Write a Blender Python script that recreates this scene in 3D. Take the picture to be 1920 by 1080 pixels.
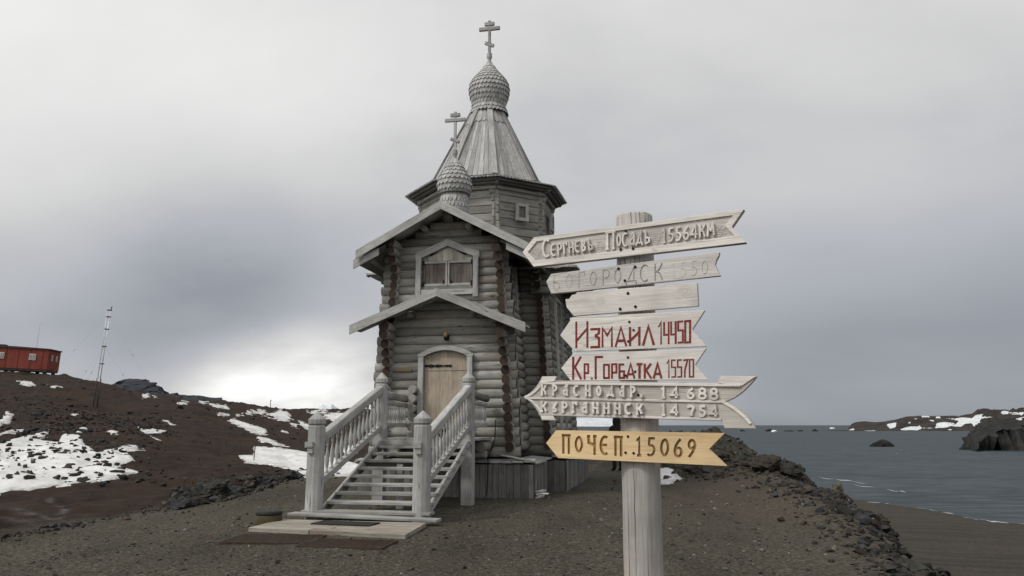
import bpy, bmesh, math, random
import numpy as np
from mathutils import Vector, Matrix, noise as mnoise
R = math.radians
random.seed(7); rng = np.random.default_rng(11)
for o in list(bpy.data.objects): bpy.data.objects.remove(o)
sc = bpy.context.scene
col = sc.collection

# ------------------------------------------------------------------ camera
F_PX = 1500.0; PITCH = math.atan(257/1500); EYE = 1.6
cam = bpy.data.cameras.new('camera'); cam.sensor_width = 36; cam.lens = 36*F_PX/1920
cam.clip_start = .05; cam.clip_end = 60000
camo = bpy.data.objects.new('camera', cam); col.objects.link(camo)
camo.location = (0, 0, EYE); camo.rotation_euler = (R(90)+PITCH, 0, 0)
sc.camera = camo
# ------------------------------------------------------------------ node helper
def nn(nt, typ, ins=None, **kw):
    n = nt.nodes.new(typ)
    for k, v in kw.items(): setattr(n, k, v)
    for k, v in (ins or {}).items():
        s = n.inputs[k]
        if isinstance(v, bpy.types.NodeSocket): nt.links.new(v, s)
        else: s.default_value = v
    return n
def ramp(nt, fac, stops, interp='LINEAR'):
    n = nt.nodes.new('ShaderNodeValToRGB'); nt.links.new(fac, n.inputs[0]); cr = n.color_ramp; cr.interpolation = interp
    while len(cr.elements) < len(stops): cr.elements.new(.5)
    for e, (p, c) in zip(cr.elements, stops):
        e.position = p; e.color = (c, c, c, 1) if isinstance(c, (int, float)) else (*c, 1)
    return n.outputs[0]
def math_(nt, op, a, b=0.0, c=None):
    ins = {0: a, 1: b}
    if c is not None: ins[2] = c
    return nn(nt, 'ShaderNodeMath', ins, operation=op).outputs[0]
def mixc(nt, f, a, b, mode='MIX'):
    n = nn(nt, 'ShaderNodeMix', data_type='RGBA', blend_type=mode)
    for i, v in ((0, f), (6, a), (7, b)):
        s = n.inputs[i]
        if isinstance(v, bpy.types.NodeSocket): nt.links.new(v, s)
        else: s.default_value = v if i == 0 else (*v, 1)
    return n.outputs[2]
# ------------------------------------------------------------------ world: Nishita behind an overcast deck
SUN_EL, SUN_AZ = 47, 238          # azimuth clockwise from +Y (north of the picture): behind-left of the camera
w = bpy.data.worlds.new('World'); sc.world = w; w.use_nodes = True; nt = w.node_tree; nt.nodes.clear()
sky = nn(nt, 'ShaderNodeTexSky', sky_type='NISHITA', sun_disc=False, sun_elevation=R(SUN_EL), sun_rotation=R(SUN_AZ))
bgA = nn(nt, 'ShaderNodeBackground', {0: sky.outputs[0], 1: .1})
tc = nn(nt, 'ShaderNodeTexCoord'); D = tc.outputs['Generated']
sep = nn(nt, 'ShaderNodeSeparateXYZ', {0: D}); X, Y, Z = sep.outputs
den = math_(nt, 'ADD', math_(nt, 'MAXIMUM', Z, 0.0), .42)
px = math_(nt, 'DIVIDE', X, den); py = math_(nt, 'DIVIDE', Y, den)
P = nn(nt, 'ShaderNodeCombineXYZ', {0: px, 1: py, 2: 0.0}).outputs[0]
n1 = nn(nt, 'ShaderNodeTexNoise', {'Vector': nn(nt, 'ShaderNodeMapping', {0: P, 1: (3.3, 1.7, 0), 3: (.62, .8, 1)}).outputs[0], 'Scale': 1.25, 'Detail': 5.0, 'Roughness': .5, 'Distortion': .35}).outputs[0]
n2 = nn(nt, 'ShaderNodeTexNoise', {'Vector': nn(nt, 'ShaderNodeMapping', {0: P, 1: (7.3, 2.1, 0), 3: (1.5, 2.1, 1)}).outputs[0], 'Scale': 1.3, 'Detail': 5.0, 'Roughness': .55}).outputs[0]
cl = math_(nt, 'ADD', math_(nt, 'MULTIPLY', n1, .72), math_(nt, 'MULTIPLY', n2, .28))
elev = ramp(nt, Z, [(0, .39), (.045, .43), (.105, .40), (.16, .455), (.26, .54), (.42, .59), (1, .60)])
mod = ramp(nt, cl, [(.34, .74), (.43, .88), (.51, 1.0), (.60, 1.10), (.70, 1.17)])
lum = math_(nt, 'MULTIPLY', elev, mod)
def lobe(d, p, amt):
    v = Vector(d).normalized()
    dt = nn(nt, 'ShaderNodeVectorMath', {0: D, 1: tuple(v)}, operation='DOT_PRODUCT').outputs['Value']
    return math_(nt, 'MULTIPLY', math_(nt, 'POWER', math_(nt, 'MAXIMUM', dt, 0.0), p), amt)
def pdir(x, y):
    a = (x-960)/F_PX; b = (540-y)/F_PX
    return (a, math.cos(PITCH)-b*math.sin(PITCH), math.sin(PITCH)+b*math.cos(PITCH))
lum = math_(nt, 'ADD', lum, lobe(pdir(300, 230), 26, .075))
for (x_, y_, p_, a_) in ((300, 425, 420, .11), (370, 450, 420, .13), (440, 475, 420, .15), (510, 490, 420, .10), (250, 610, 380, .10), (340, 620, 380, .12), (430, 625, 380, .13), (1560, 640, 160, .10), (1850, 560, 160, .10), (1450, 730, 200, .08)):
    lum = math_(nt, 'MULTIPLY', lum, math_(nt, 'SUBTRACT', 1.0, math_(nt, 'MULTIPLY', lobe(pdir(x_, y_), p_, a_), ramp(nt, n2, [(.3, .3), (.65, 1.5)]))))
gl = math_(nt, 'MULTIPLY', math_(nt, 'ADD', lobe(pdir(420, 738), 520, .36), math_(nt, 'ADD', lobe(pdir(525, 722), 420, .42), lobe(pdir(630, 735), 520, .36))), ramp(nt, n2, [(.3, .35), (.6, 1.25)]))
lum = math_(nt, 'ADD', lum, gl)
lum = math_(nt, 'ADD', lum, lobe(pdir(180, 60), 10, .06))
lum = math_(nt, 'ADD', lum, lobe(pdir(1800, 330), 70, .07))
lum = math_(nt, 'MULTIPLY', lum, math_(nt, 'SUBTRACT', 1.0, lobe(pdir(480, 590), 90, .30)))
lum = math_(nt, 'MULTIPLY', lum, math_(nt, 'SUBTRACT', 1.0, lobe(pdir(2000, 700), 14, .30)))
lum = math_(nt, 'MULTIPLY', lum, math_(nt, 'SUBTRACT', 1.0, lobe(pdir(140, 470), 70, .16)))
back = math_(nt, 'ADD', 1.0, lobe((-.75, -.5, .6), 2.0, 1.1))       # unseen cloud round the sun behind the viewer, brightened to light the sign fronts
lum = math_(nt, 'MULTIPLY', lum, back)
tint = ramp(nt, lum, [(.18, (.88, .96, 1.11)), (.40, (.955, .982, 1.055)), (.55, (1.0, .998, .995)), (.75, (1.0, .998, .98))])
ccol = mixc(nt, 1.0, tint, nn(nt, 'ShaderNodeCombineXYZ', {0: lum, 1: lum, 2: lum}).outputs[0], 'MULTIPLY')
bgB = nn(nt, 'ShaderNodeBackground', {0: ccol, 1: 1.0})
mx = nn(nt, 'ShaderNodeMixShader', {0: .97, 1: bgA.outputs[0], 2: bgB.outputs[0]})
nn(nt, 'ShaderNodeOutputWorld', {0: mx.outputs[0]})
# ------------------------------------------------------------------ sun through the cloud
sl = bpy.data.lights.new('sun', 'SUN'); sl.energy = 1.5; sl.angle = R(10); sl.color = (1, .965, .91)
so = bpy.data.objects.new('sun', sl); col.objects.link(so)
sd = Vector((math.sin(R(SUN_AZ))*math.cos(R(SUN_EL)), math.cos(R(SUN_AZ))*math.cos(R(SUN_EL)), math.sin(R(SUN_EL))))
so.rotation_euler = sd.to_track_quat('Z', 'Y').to_euler()
sc.view_settings.view_transform = 'Standard'; sc.view_settings.look = 'None'
sc.view_settings.exposure = 0.22; sc.view_settings.gamma = 1.0

# ------------------------------------------------------------------ picture geometry to world geometry
CAMP = np.array([0, 0, EYE])
def ray(x, y): return np.array(pdir(x, y))
def at(x, y, Yd):                      # the point at forward distance Yd seen at (x, y)
    r = ray(x, y); return CAMP + r*(Yd/r[1])
CHA = R(11.2)
CO = np.array([-2.5245, 13.9785, 0.0]); CU = np.array([math.cos(CHA), -math.sin(CHA), 0]); CV = np.array([math.sin(CHA), math.cos(CHA), 0])
def cw(u, v, z=0): return CO + CU*u + CV*v + np.array([0, 0, z])

# ------------------------------------------------------------------ materials
MATS = {}
def newmat(name):
    m = bpy.data.materials.new(name); m.use_nodes = True; nt = m.node_tree
    b = nt.nodes['Principled BSDF']; MATS[name] = m
    return m, nt, b
def wood(name, dark, light, rough=.85, grain=1.0, stain=None, stain_amt=.5, bump=.3, tonevar=.22, crack=.5, spec=.25):
    m, nt, b = newmat(name)
    g = nn(nt, 'ShaderNodeAttribute', attribute_name='gr').outputs['Vector']
    t = nn(nt, 'ShaderNodeAttribute', attribute_name='tone').outputs['Fac']
    mp = nn(nt, 'ShaderNodeMapping', {0: g, 3: (1.1*grain, 17*grain, 17*grain)}).outputs[0]
    a = nn(nt, 'ShaderNodeTexNoise', {'Vector': mp, 'Scale': 1.6, 'Detail': 6.0, 'Roughness': .62, 'Distortion': .5}).outputs[0]
    mp2 = nn(nt, 'ShaderNodeMapping', {0: g, 3: (1.6*grain, 60*grain, 60*grain)}).outputs[0]
    f = nn(nt, 'ShaderNodeTexNoise', {'Vector': mp2, 'Scale': 2.0, 'Detail': 3.0, 'Roughness': .6}).outputs[0]
    big = nn(nt, 'ShaderNodeTexNoise', {'Vector': g, 'Scale': 2.3, 'Detail': 4.0, 'Roughness': .6}).outputs[0]
    fac = math_(nt, 'ADD', math_(nt, 'MULTIPLY', a, .6), math_(nt, 'MULTIPLY', f, .4))
    c = ramp(nt, fac, [(.32, dark), (.47, tuple((x*.45+y*.55) for x, y in zip(dark, light))), (.66, light)])
    cm = math_(nt, 'MULTIPLY_ADD', t, tonevar*2, 1-tonevar)
    big2 = ramp(nt, big, [(.3, .72), (.5, .97), (.7, 1.12)])
    k = math_(nt, 'MULTIPLY', cm, big2)
    c = mixc(nt, 1.0, c, nn(nt, 'ShaderNodeCombineXYZ', {0: k, 1: k, 2: k}).outputs[0], 'MULTIPLY')
    if stain:
        sn = nn(nt, 'ShaderNodeTexNoise', {'Vector': nn(nt, 'ShaderNodeMapping', {0: g, 1: (5, 3, 1), 3: (.8, 3, 3)}).outputs[0], 'Scale': 1.2, 'Detail': 4.0}).outputs[0]
        c = mixc(nt, math_(nt, 'MULTIPLY', ramp(nt, sn, [(.5, 0), (.68, 1)]), stain_amt), c, stain)
    ck = ramp(nt, f, [(.26, 1), (.34, 0)])
    c = mixc(nt, math_(nt, 'MULTIPLY', ck, crack), c, tuple(x*.28 for x in dark))
    sp = nn(nt, 'ShaderNodeTexNoise', {'Vector': nn(nt, 'ShaderNodeMapping', {0: g, 1: (9, 4, 2), 3: (.55*grain, 11*grain, 11*grain)}).outputs[0], 'Scale': 1.0, 'Detail': 2.0, 'Roughness': .4, 'Distortion': .3}).outputs[0]
    sl_ = ramp(nt, math_(nt, 'ABSOLUTE', math_(nt, 'SUBTRACT', sp, .44)), [(0, 1), (.006, .9), (.014, 0)])
    sl_ = math_(nt, 'MULTIPLY', sl_, ramp(nt, big, [(.42, 0), (.55, 1)]))
    c = mixc(nt, math_(nt, 'MULTIPLY', sl_, min(1, crack*1.3)), c, tuple(x*.22 for x in dark))
    fac = math_(nt, 'SUBTRACT', fac, math_(nt, 'MULTIPLY', sl_, .8*crack))
    nt.links.new(c, b.inputs['Base Color']); b.inputs['Roughness'].default_value = rough; b.inputs['Specular IOR Level'].default_value = spec
    bp = nn(nt, 'ShaderNodeBump', {'Height': fac, 'Strength': bump, 'Distance': .006})
    nt.links.new(bp.outputs[0], b.inputs['Normal'])
    return m
def plain(name, c, rough=.7, metal=0, var=.3, scale=6, spec=.3, bump=.2):
    m, nt, b = newmat(name)
    o = nn(nt, 'ShaderNodeTexCoord').outputs['Object']
    a = nn(nt, 'ShaderNodeTexNoise', {'Vector': o, 'Scale': scale, 'Detail': 6.0, 'Roughness': .65}).outputs[0]
    cc = ramp(nt, a, [(.3, tuple(x*(1-var) for x in c)), (.7, tuple(min(1, x*(1+var)) for x in c))])
    nt.links.new(cc, b.inputs['Base Color']); b.inputs['Roughness'].default_value = rough; b.inputs['Metallic'].default_value = metal
    b.inputs['Specular IOR Level'].default_value = spec
    bp = nn(nt, 'ShaderNodeBump', {'Height': a, 'Strength': bump, 'Distance': .02}); nt.links.new(bp.outputs[0], b.inputs['Normal'])
    return m
M_log = wood('weathered_log', (.150, .147, .133), (.335, .328, .302), stain=(.20, .16, .115), stain_amt=.5, tonevar=.30, crack=.7)
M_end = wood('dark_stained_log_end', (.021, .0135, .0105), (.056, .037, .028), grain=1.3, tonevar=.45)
M_gray = wood('silvered_board', (.22, .218, .208), (.44, .438, .42), tonevar=.16)
M_roofpl = wood('silvered_roof_plank', (.22, .217, .21), (.44, .435, .425), tonevar=.22)
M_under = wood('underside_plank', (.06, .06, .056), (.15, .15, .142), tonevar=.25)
M_plinth = wood('plinth_board', (.075, .073, .069), (.18, .176, .168), tonevar=.35)
M_white = wood('pale_grey_paint_wood', (.24, .237, .23), (.44, .437, .428), tonevar=.13, crack=.6, stain=(.20,.19,.17), stain_amt=.45)
M_tread = wood('worn_tread_board', (.18, .177, .168), (.37, .365, .35), stain=(.2, .18, .15), tonevar=.2)
M_shing = wood('aspen_shingle', (.24, .24, .234), (.46, .46, .45), tonevar=.15)
M_door = wood('bare_pine_door', (.25, .205, .16), (.42, .36, .285), tonevar=.12, crack=.25)
M_shut = wood('brownish_shutter_board', (.088, .072, .062), (.170, .146, .130), stain=(.26, .24, .21), stain_amt=.3, tonevar=.16)
M_tymp = wood('pale_window_tympanum', (.25, .235, .20), (.46, .44, .385), stain=(.2, .18, .15), tonevar=.3)
M_sign = wood('bleached_sign_wood', (.52, .485, .445), (.77, .735, .69), grain=2.6, bump=.3, tonevar=.08, crack=.3)
M_signgrey = wood('greyed_sign_wood', (.40, .38, .355), (.63, .61, .58), grain=2.8, bump=.6, tonevar=.08, crack=.55)
M_signlow = wood('shade_toned_sign_ground', (.34, .31, .275), (.53, .495, .455), grain=2.6, bump=.4, tonevar=.05, crack=.3)  # sign wood toned darker: shading of the recessed ground put into the colour
M_signcarve = wood('carved_sign_ground', (.41, .38, .345), (.62, .59, .55), grain=2.6, bump=.6, tonevar=.08, crack=.5)
M_yel = wood('varnished_pine_sign', (.54, .375, .19), (.77, .585, .35), grain=2.2, bump=.2, stain=(.46, .26, .11), stain_amt=.45, tonevar=.04, crack=.12, rough=.55)
M_yelcut = wood('burnt_carving', (.24, .14, .045), (.40, .255, .10), grain=3, tonevar=.05, crack=.1)
M_faint = wood('weathered_carving', (.27, .25, .225), (.42, .40, .37), grain=3, tonevar=.05)
M_post = wood('sign_post_wood', (.27, .255, .235), (.50, .475, .445), grain=1.6, stain=(.36, .27, .19), stain_amt=.7, bump=.6, tonevar=.05, crack=.6)
M_red = wood('dark_red_letter_paint', (.12, .022, .02), (.24, .045, .04), grain=3, tonevar=.05, crack=.15)
M_iron = plain('black_iron', (.012, .012, .013), rough=.55, metal=.6, scale=30)
M_brass = plain('handle_metal', (.35, .33, .28), rough=.3, metal=.9)
M_black = plain('black_rubber', (.012, .0115, .011), scale=40)
M_rust = plain('rusty_grate', (.048, .030, .019), scale=14, var=.5)
M_hut = plain('red_hut_paint', (.18, .041, .027), rough=.8, scale=.8, var=.22)
M_hutdark = plain('hut_steel', (.04, .03, .03), scale=2)
M_pane = plain('hut_window_pane', (.23, .24, .25), rough=.25, scale=2, spec=.5)
M_framew = plain('pale_window_frame', (.5, .45, .4), scale=3)
M_mast = plain('galvanised_mast', (.62, .63, .65), rough=.5, metal=.3, scale=3)
M_dmast = plain('tarred_mast_foot', (.03, .028, .027), scale=3)
M_wire = plain('guy_wire_steel', (.28, .285, .29), rough=.6, scale=3)
M_coat = plain('black_coat', (.012, .012, .014), rough=.9, scale=20)
M_skin = plain('skin', (.38, .22, .16), rough=.6, scale=20, var=.1)
M_snow = None
M_amber = plain('amber_lamp_glass', (.30, .17, .08), rough=.15, scale=20, spec=.6, var=.15)
M_white_bag = plain('white_plastic_scrap', (.62, .62, .61), rough=.6, scale=9, var=.2)
M_strip = wood('patched_strip', (.17, .13, .075), (.30, .235, .14))
M_stump = wood('stump_bark', (.035, .03, .018), (.10, .078, .042), tonevar=.1)

# ------------------------------------------------------------------ mesh builder
class MB:
    def __init__(s): s.v=[]; s.f=[]; s.m=[]; s.gr=[]; s.tn=[]; s.mats=[]; s.sm=[]
    def mi(s, mat):
        if mat not in s.mats: s.mats.append(mat)
        return s.mats.index(mat)
    def add(s, vs, fs, mat, g=(1,0,0), tone=None, off=None, smooth=False, ends=None, endmat=None):
        g = Vector(g).normalized(); h = g.orthogonal().normalized() if abs(g.z) < .9 else Vector((1,0,0))
        if abs(g.z) < .3: h = Vector((0,0,1)) - g*g.z; h.normalize()
        k = g.cross(h)
        if tone is None: tone = random.random()
        if off is None: off = (random.uniform(0,40), random.uniform(0,9), random.uniform(0,9))
        b = len(s.v)
        for p in vs:
            p = Vector(p); s.v.append(p)
            s.gr.append((p.dot(g)+off[0], p.dot(h)+off[1], p.dot(k)+off[2])); s.tn.append(tone)
        i = s.mi(mat); j = s.mi(endmat) if endmat else i
        for q, f in enumerate(fs):
            s.f.append([b+x for x in f]); e = ends and q in ends
            s.m.append(j if e else i); s.sm.append(smooth and not e)
    def box(s, c, d, mat, g=None, rot=None, jit=0, **k):
        x, y, z = (a/2 for a in d)
        if g is None: g = ((1,0,0),(0,1,0),(0,0,1))[max(range(3), key=lambda i: d[i])]
        vs = [Vector((sx*x, sy*y, sz*z)) for sx in (-1,1) for sy in (-1,1) for sz in (-1,1)]
        if jit: vs = [p+Vector([random.uniform(-jit,jit) for _ in range(3)]) for p in vs]
        if rot is not None: vs = [rot@p for p in vs]; g = rot@Vector(g)
        vs = [p+Vector(c) for p in vs]
        s.add(vs, [(0,1,3,2),(4,6,7,5),(0,4,5,1),(2,3,7,6),(0,2,6,4),(1,5,7,3)], mat, g, **k)
    def beam(s, a, b, wd, ht, mat, up=(0,0,1), **k):        # box from a to b, width wd, height ht (along up)
        a = Vector(a); b = Vector(b); d = (b-a).normalized(); u = Vector(up); u = (u-d*u.dot(d)).normalized(); r = d.cross(u)
        vs = [p + r*sx*wd/2 + u*sz*ht/2 for p in (a,b) for sx in (-1,1) for sz in (-1,1)]
        s.add(vs, [(0,1,3,2),(4,6,7,5),(0,4,5,1),(2,3,7,6),(0,2,6,4),(1,5,7,3)], mat, d, **k)
    def log(s, a, b, r, mat, endmat=None, seg=12, rings=5, wob=.04, r2=None, flat=1.0, **k):
        a = Vector(a); b = Vector(b); d = (b-a).normalized()
        h = Vector((0,0,1)) if abs(d.z) < .9 else Vector((1,0,0)); h = (h-d*h.dot(d)).normalized(); t = d.cross(h)
        vs=[]; fs=[]; r2 = r if r2 is None else r2
        ph = [random.uniform(-wob,wob) for _ in range(seg)]
        for i in range(rings):
            f = i/(rings-1); c = a.lerp(b,f); rr = r+(r2-r)*f; q = 1+random.uniform(-wob,wob)*.7
            ox = random.uniform(-wob,wob)*r*.6
            for j in range(seg):
                an = 2*math.pi*j/seg; e = rr*q*(1+ph[j])
                vs.append(c + h*(math.cos(an)*e+ox) + t*math.sin(an)*e*flat)
        for i in range(rings-1):
            for j in range(seg): fs.append((i*seg+j, i*seg+(j+1)%seg, (i+1)*seg+(j+1)%seg, (i+1)*seg+j))
        n = len(fs); fs.append(tuple(reversed(range(seg)))); fs.append(tuple(range((rings-1)*seg, rings*seg)))
        s.add(vs, fs, mat, d, smooth=True, ends={n,n+1}, endmat=endmat, **k)
    def lathe(s, prof, c, mat, seg=16, g=(0,0,1), smooth=True, rot=0, axis=None, **k):
        c = Vector(c); vs=[]; fs=[]
        for r, z in prof:
            for j in range(seg):
                a = 2*math.pi*j/seg+rot; vs.append(c+Vector((r*math.cos(a), r*math.sin(a), z)))
        for i in range(len(prof)-1):
            for j in range(seg): fs.append((i*seg+j, i*seg+(j+1)%seg, (i+1)*seg+(j+1)%seg, (i+1)*seg+j))
        n = len(fs); fs.append(tuple(reversed(range(seg)))); fs.append(tuple(range((len(prof)-1)*seg, len(prof)*seg)))
        s.add(vs, fs, mat, g, smooth=smooth, ends={n,n+1}, **k)
    def prism(s, poly, y0, y1, mat, g=(1,0,0), xf=None, **k):   # poly in (x,z), extruded along y
        n = len(poly); A = sum(poly[i][0]*poly[(i+1)%n][1]-poly[(i+1)%n][0]*poly[i][1] for i in range(n))
        if A < 0: poly = poly[::-1]
        vs = [Vector((x,y0,z)) for x,z in poly]+[Vector((x,y1,z)) for x,z in poly]
        if xf: vs = [xf(p) for p in vs]
        fs = [tuple(range(n)), tuple(reversed(range(n,2*n)))]+[(i, n+i, n+(i+1)%n, (i+1)%n) for i in range(n)]
        s.add(vs, fs, mat, g, **k)
    def ring(s, outer, inner, y0, y1, mat, g=(1,0,0), **k):
        n = len(outer)
        vs = [Vector((x,y0,z)) for x,z in outer]+[Vector((x,y0,z)) for x,z in inner]+[Vector((x,y1,z)) for x,z in outer]+[Vector((x,y1,z)) for x,z in inner]
        fs=[]
        for i in range(n):
            j=(i+1)%n; fs += [(i,j,n+j,n+i),(2*n+i,i+0,j,2*n+j)[::-1],(n+i,n+j,3*n+j,3*n+i)]
        s.add(vs, fs, mat, g, **k)
    def ribbon(s, pts, wd, y0, y1, mat, closed=False, g=(1,0,0), taper=None, **k):   # flat stroke in (x,z) with mitred joins
        P = [Vector(p) for p in pts]; n = len(P); L=[]; Rr=[]
        for i in range(n):
            a = P[i]-P[i-1] if (i>0 or closed) else P[i+1]-P[i]
            b = P[(i+1)%n]-P[i] if (i<n-1 or closed) else P[i]-P[i-1]
            a = a.normalized(); b = b.normalized(); t = (a+b)
            t = t.normalized() if t.length > 1e-6 else a
            nrm = Vector((-t.y,t.x)); c = max(.5, nrm.dot(Vector((-a.y,a.x)))); hw = wd/2/c
            L.append(P[i]+nrm*hw); Rr.append(P[i]-nrm*hw)
        vs = [Vector((p.x,y,p.y)) for y in (y0,y1) for p in L+Rr]; N=2*n; fs=[]
        for i in range(n if closed else n-1):
            j=(i+1)%n
            fs += [(i,n+i,n+j,j),(N+i,N+j,N+n+j,N+n+i),(i,j,N+j,N+i),(n+i,N+n+i,N+n+j,n+j)]
        if not closed: fs += [(0,N,N+n,n),(n-1,n+n-1,N+n+n-1,N+n-1)]
        s.add(vs, fs, mat, g, **k)
    def build(s, name, parent=None, bevel=0, loc=None, fixn=True):
        me = bpy.data.meshes.new(name); me.from_pydata(s.v, [], s.f)
        for m in s.mats: me.materials.append(m)
        me.polygons.foreach_set('material_index', s.m); me.polygons.foreach_set('use_smooth', s.sm)
        a = me.attributes.new('gr','FLOAT_VECTOR','POINT'); a.data.foreach_set('vector', [x for p in s.gr for x in p])
        a = me.attributes.new('tone','FLOAT','POINT'); a.data.foreach_set('value', s.tn)
        if fixn:
            bm = bmesh.new(); bm.from_mesh(me); bmesh.ops.recalc_face_normals(bm, faces=bm.faces); bm.to_mesh(me); bm.free()
        o = bpy.data.objects.new(name, me); col.objects.link(o)
        if parent: o.parent = parent
        if loc is not None: o.location = loc
        if bevel:
            md = o.modifiers.new('bevel','BEVEL'); md.width = bevel; md.segments = 2; md.limit_method='ANGLE'; md.angle_limit = R(40)
        return o
def tag(o, label=None, cat=None, group=None, kind=None):
    for k, v in (('label',label),('category',cat),('group',group),('kind',kind)):
        if v: o[k] = v
    return o
def empty(name, loc, rz=0, label=None, cat=None, group=None):
    o = bpy.data.objects.new(name, None); col.objects.link(o); o.location = loc; o.rotation_euler = (0,0,rz); o.empty_display_size=.3
    return tag(o, label, cat, group)

# ------------------------------------------------------------------ noise for terrain
def _hash(ix, iy, seed):
    h = (ix.astype(np.int64)*374761393 + iy.astype(np.int64)*668265263 + seed*1442695041) & 0xffffffff
    h = ((h ^ (h >> 13))*1274126177) & 0xffffffff
    return ((h ^ (h >> 16)) & 0xffff)/65535.0
def vnoise(x, y, seed=0):
    x0 = np.floor(x); y0 = np.floor(y); fx = x-x0; fy = y-y0
    fx = fx*fx*fx*(fx*(fx*6-15)+10); fy = fy*fy*fy*(fy*(fy*6-15)+10)
    a=_hash(x0,y0,seed); b=_hash(x0+1,y0,seed); c=_hash(x0,y0+1,seed); d=_hash(x0+1,y0+1,seed)
    return (a+(b-a)*fx)*(1-fy)+(c+(d-c)*fx)*fy
def fbm(x, y, seed=0, oct=4, rough=.5):
    s=0; a=1; t=0
    for i in range(oct):
        s = s+a*(vnoise(x*2**i+13.7*i, y*2**i-7.1*i, seed+i)-.5); t+=a; a*=rough
    return s/t*2
# ------------------------------------------------------------------ terrain: control points in (column, row, forward distance)
SEA = -11.0
ctl = []
def cpt(p): ctl.append(p)
for X in (-2600,-1500,-700,-300,0,250,500,760,960,1150,1300,1420,1560,1700,1900,2300,3200):
    for d in (1.3, 2.5, 4.5, 7.0): 
        q = at(X, 797, d); cpt((q[0], q[1], 0))
for X in (-300, 0,250,500,760,960,1150,1300,1420,1520):
    q = at(X,797,10.5); cpt((q[0],q[1],0))
for X in (430,600,760,900,1060,1200,1330,1420):
    for d in (14,19): q = at(X,797,d); cpt((q[0],q[1],0))
for X,lst in {
 -900:[(10,0),(20,.5),(40,3),(70,6.5),(103,10),(150,11),(260,9)],
 -300:[(11,0),(20,.3),(40,2.6),(70,5.8),(103,9.2),(150,10),(260,8)],
 0:[(11.6,0),(13,-.12),(20,.05),(30,.55),(50,2.35),(70,4.3),(103,8.35),(125,8.5),(180,7),(260,5)],
 110:[(12.8,0),(14.2,-.1),(19,.0),(25,.3),(45,1.55),(65,3.3),(103,7.7),(125,7.4),(180,5.5),(260,4)],
 200:[(14,0),(15.3,-.08),(22,.05),(30,.5),(45,1.5),(68,2.75),(100,6.4),(125,5.8),(180,5),(260,3)],
 300:[(15.5,.0),(24,.0),(34,.4),(50,1.5),(75,3.2),(110,5.3),(140,5.2),(200,4),(260,2)],
 430:[(18,.0),(24,-.0),(40,.2),(65,1.5),(100,3.1),(150,5.7),(200,5),(260,2)],
 580:[(25.5,.05),(33,-.22),(50,.15),(80,.95),(120,2.5),(180,4.7),(230,3),(260,1)],
 700:[(29,.0),(60,.3),(120,2.1),(180,4.9),(230,4),(260,0)],
 850:[(30,0),(60,.2),(110,.6),(150,-1),(260,-10)],
 1000:[(30,0),(38,.0),(48,-1.2),(70,-5),(110,-11.5),(160,-14),(260,-16)],
 1100:[(24,0),(29,.0),(36,.15),(46,-2.5),(70,-7),(105,-11.5),(160,-14),(260,-16)],
 1200:[(24,0),(30,.15),(41,.8),(48,-.2),(70,-6),(110,-12),(160,-14),(260,-16)],
 1280:[(22,0),(30,.3),(40,.95),(46,.2),(70,-6),(110,-12),(160,-14),(260,-16)],
 1340:[(22,.05),(30,.4),(38,1.15),(44,.3),(70,-6),(110,-11.8),(160,-14),(260,-16)],
 1400:[(22,.1),(28,.3),(37,.45),(42,-.5),(70,-6.5),(120,-11.3),(180,-13),(260,-16)],
 1450:[(20,.1),(25,.35),(30,-.4),(40,-3),(70,-8),(130,-11.2),(200,-12),(260,-15)],
 1500:[(12,0),(20,.1),(27.5,-.05),(32,-1.4),(45,-5),(70,-8.5),(130,-11.0),(170,-11.7),(260,-13)],
 1580:[(12,0),(18.8,-.02),(22,-1.4),(35,-5.5),(70,-9),(120,-10.6),(155,-11.2),(230,-12)],
 1640:[(10,0),(14.6,-.03),(17,-1.1),(28,-5),(50,-8.5),(100,-10.3),(142,-11.1),(200,-12)],
 1740:[(9.2,0),(10.6,-.5),(17,-3.6),(30,-7),(60,-9.5),(100,-10.5),(128,-11.1),(180,-12.5)],
 1920:[(5.8,0),(8,-1.0),(14,-4),(28,-7.5),(60,-9.8),(85,-10.5),(110,-11.1),(160,-12.5)],
 2300:[(4,0),(6,-.8),(12,-4),(25,-7.5),(55,-9.6),(80,-10.6),(100,-11.2),(160,-13)],
 3200:[(3.5,0),(7,-2.5),(20,-8),(50,-10.4),(100,-12)],
}.items():
    for d,z in lst:
        q = at(X,797,d); cpt((q[0],q[1],z))
for a in range(100, 262, 20):
    for d in (2,6,15,40,100,250): cpt((math.sin(R(a))*d, math.cos(R(a))*d, 0 if d<20 else (2 if a>180 else -6)))
ctl = np.array(ctl)
def kspace(x, y):
    r = np.hypot(x, y)+1e-6; l = np.log(r+2.0)
    return x/r*l*1.5, y/r*l*1.5
kx, ky = kspace(ctl[:,0], ctl[:,1]); Kc = np.stack([kx,ky],1)
def phi(d): return d*1.0         # linear kernel: no overshoot to speak of
dm = np.linalg.norm(Kc[:,None]-Kc[None],axis=2)
Nn = len(ctl); Am = np.zeros((Nn+3,Nn+3)); Am[:Nn,:Nn] = phi(dm)-np.eye(Nn)*.004; Am[:Nn,Nn]=1; Am[:Nn,Nn+1:]=Kc; Am[Nn,:Nn]=1; Am[Nn+1:,:Nn]=Kc.T
wts = np.linalg.solve(Am, np.concatenate([ctl[:,2], np.zeros(3)]))
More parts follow.
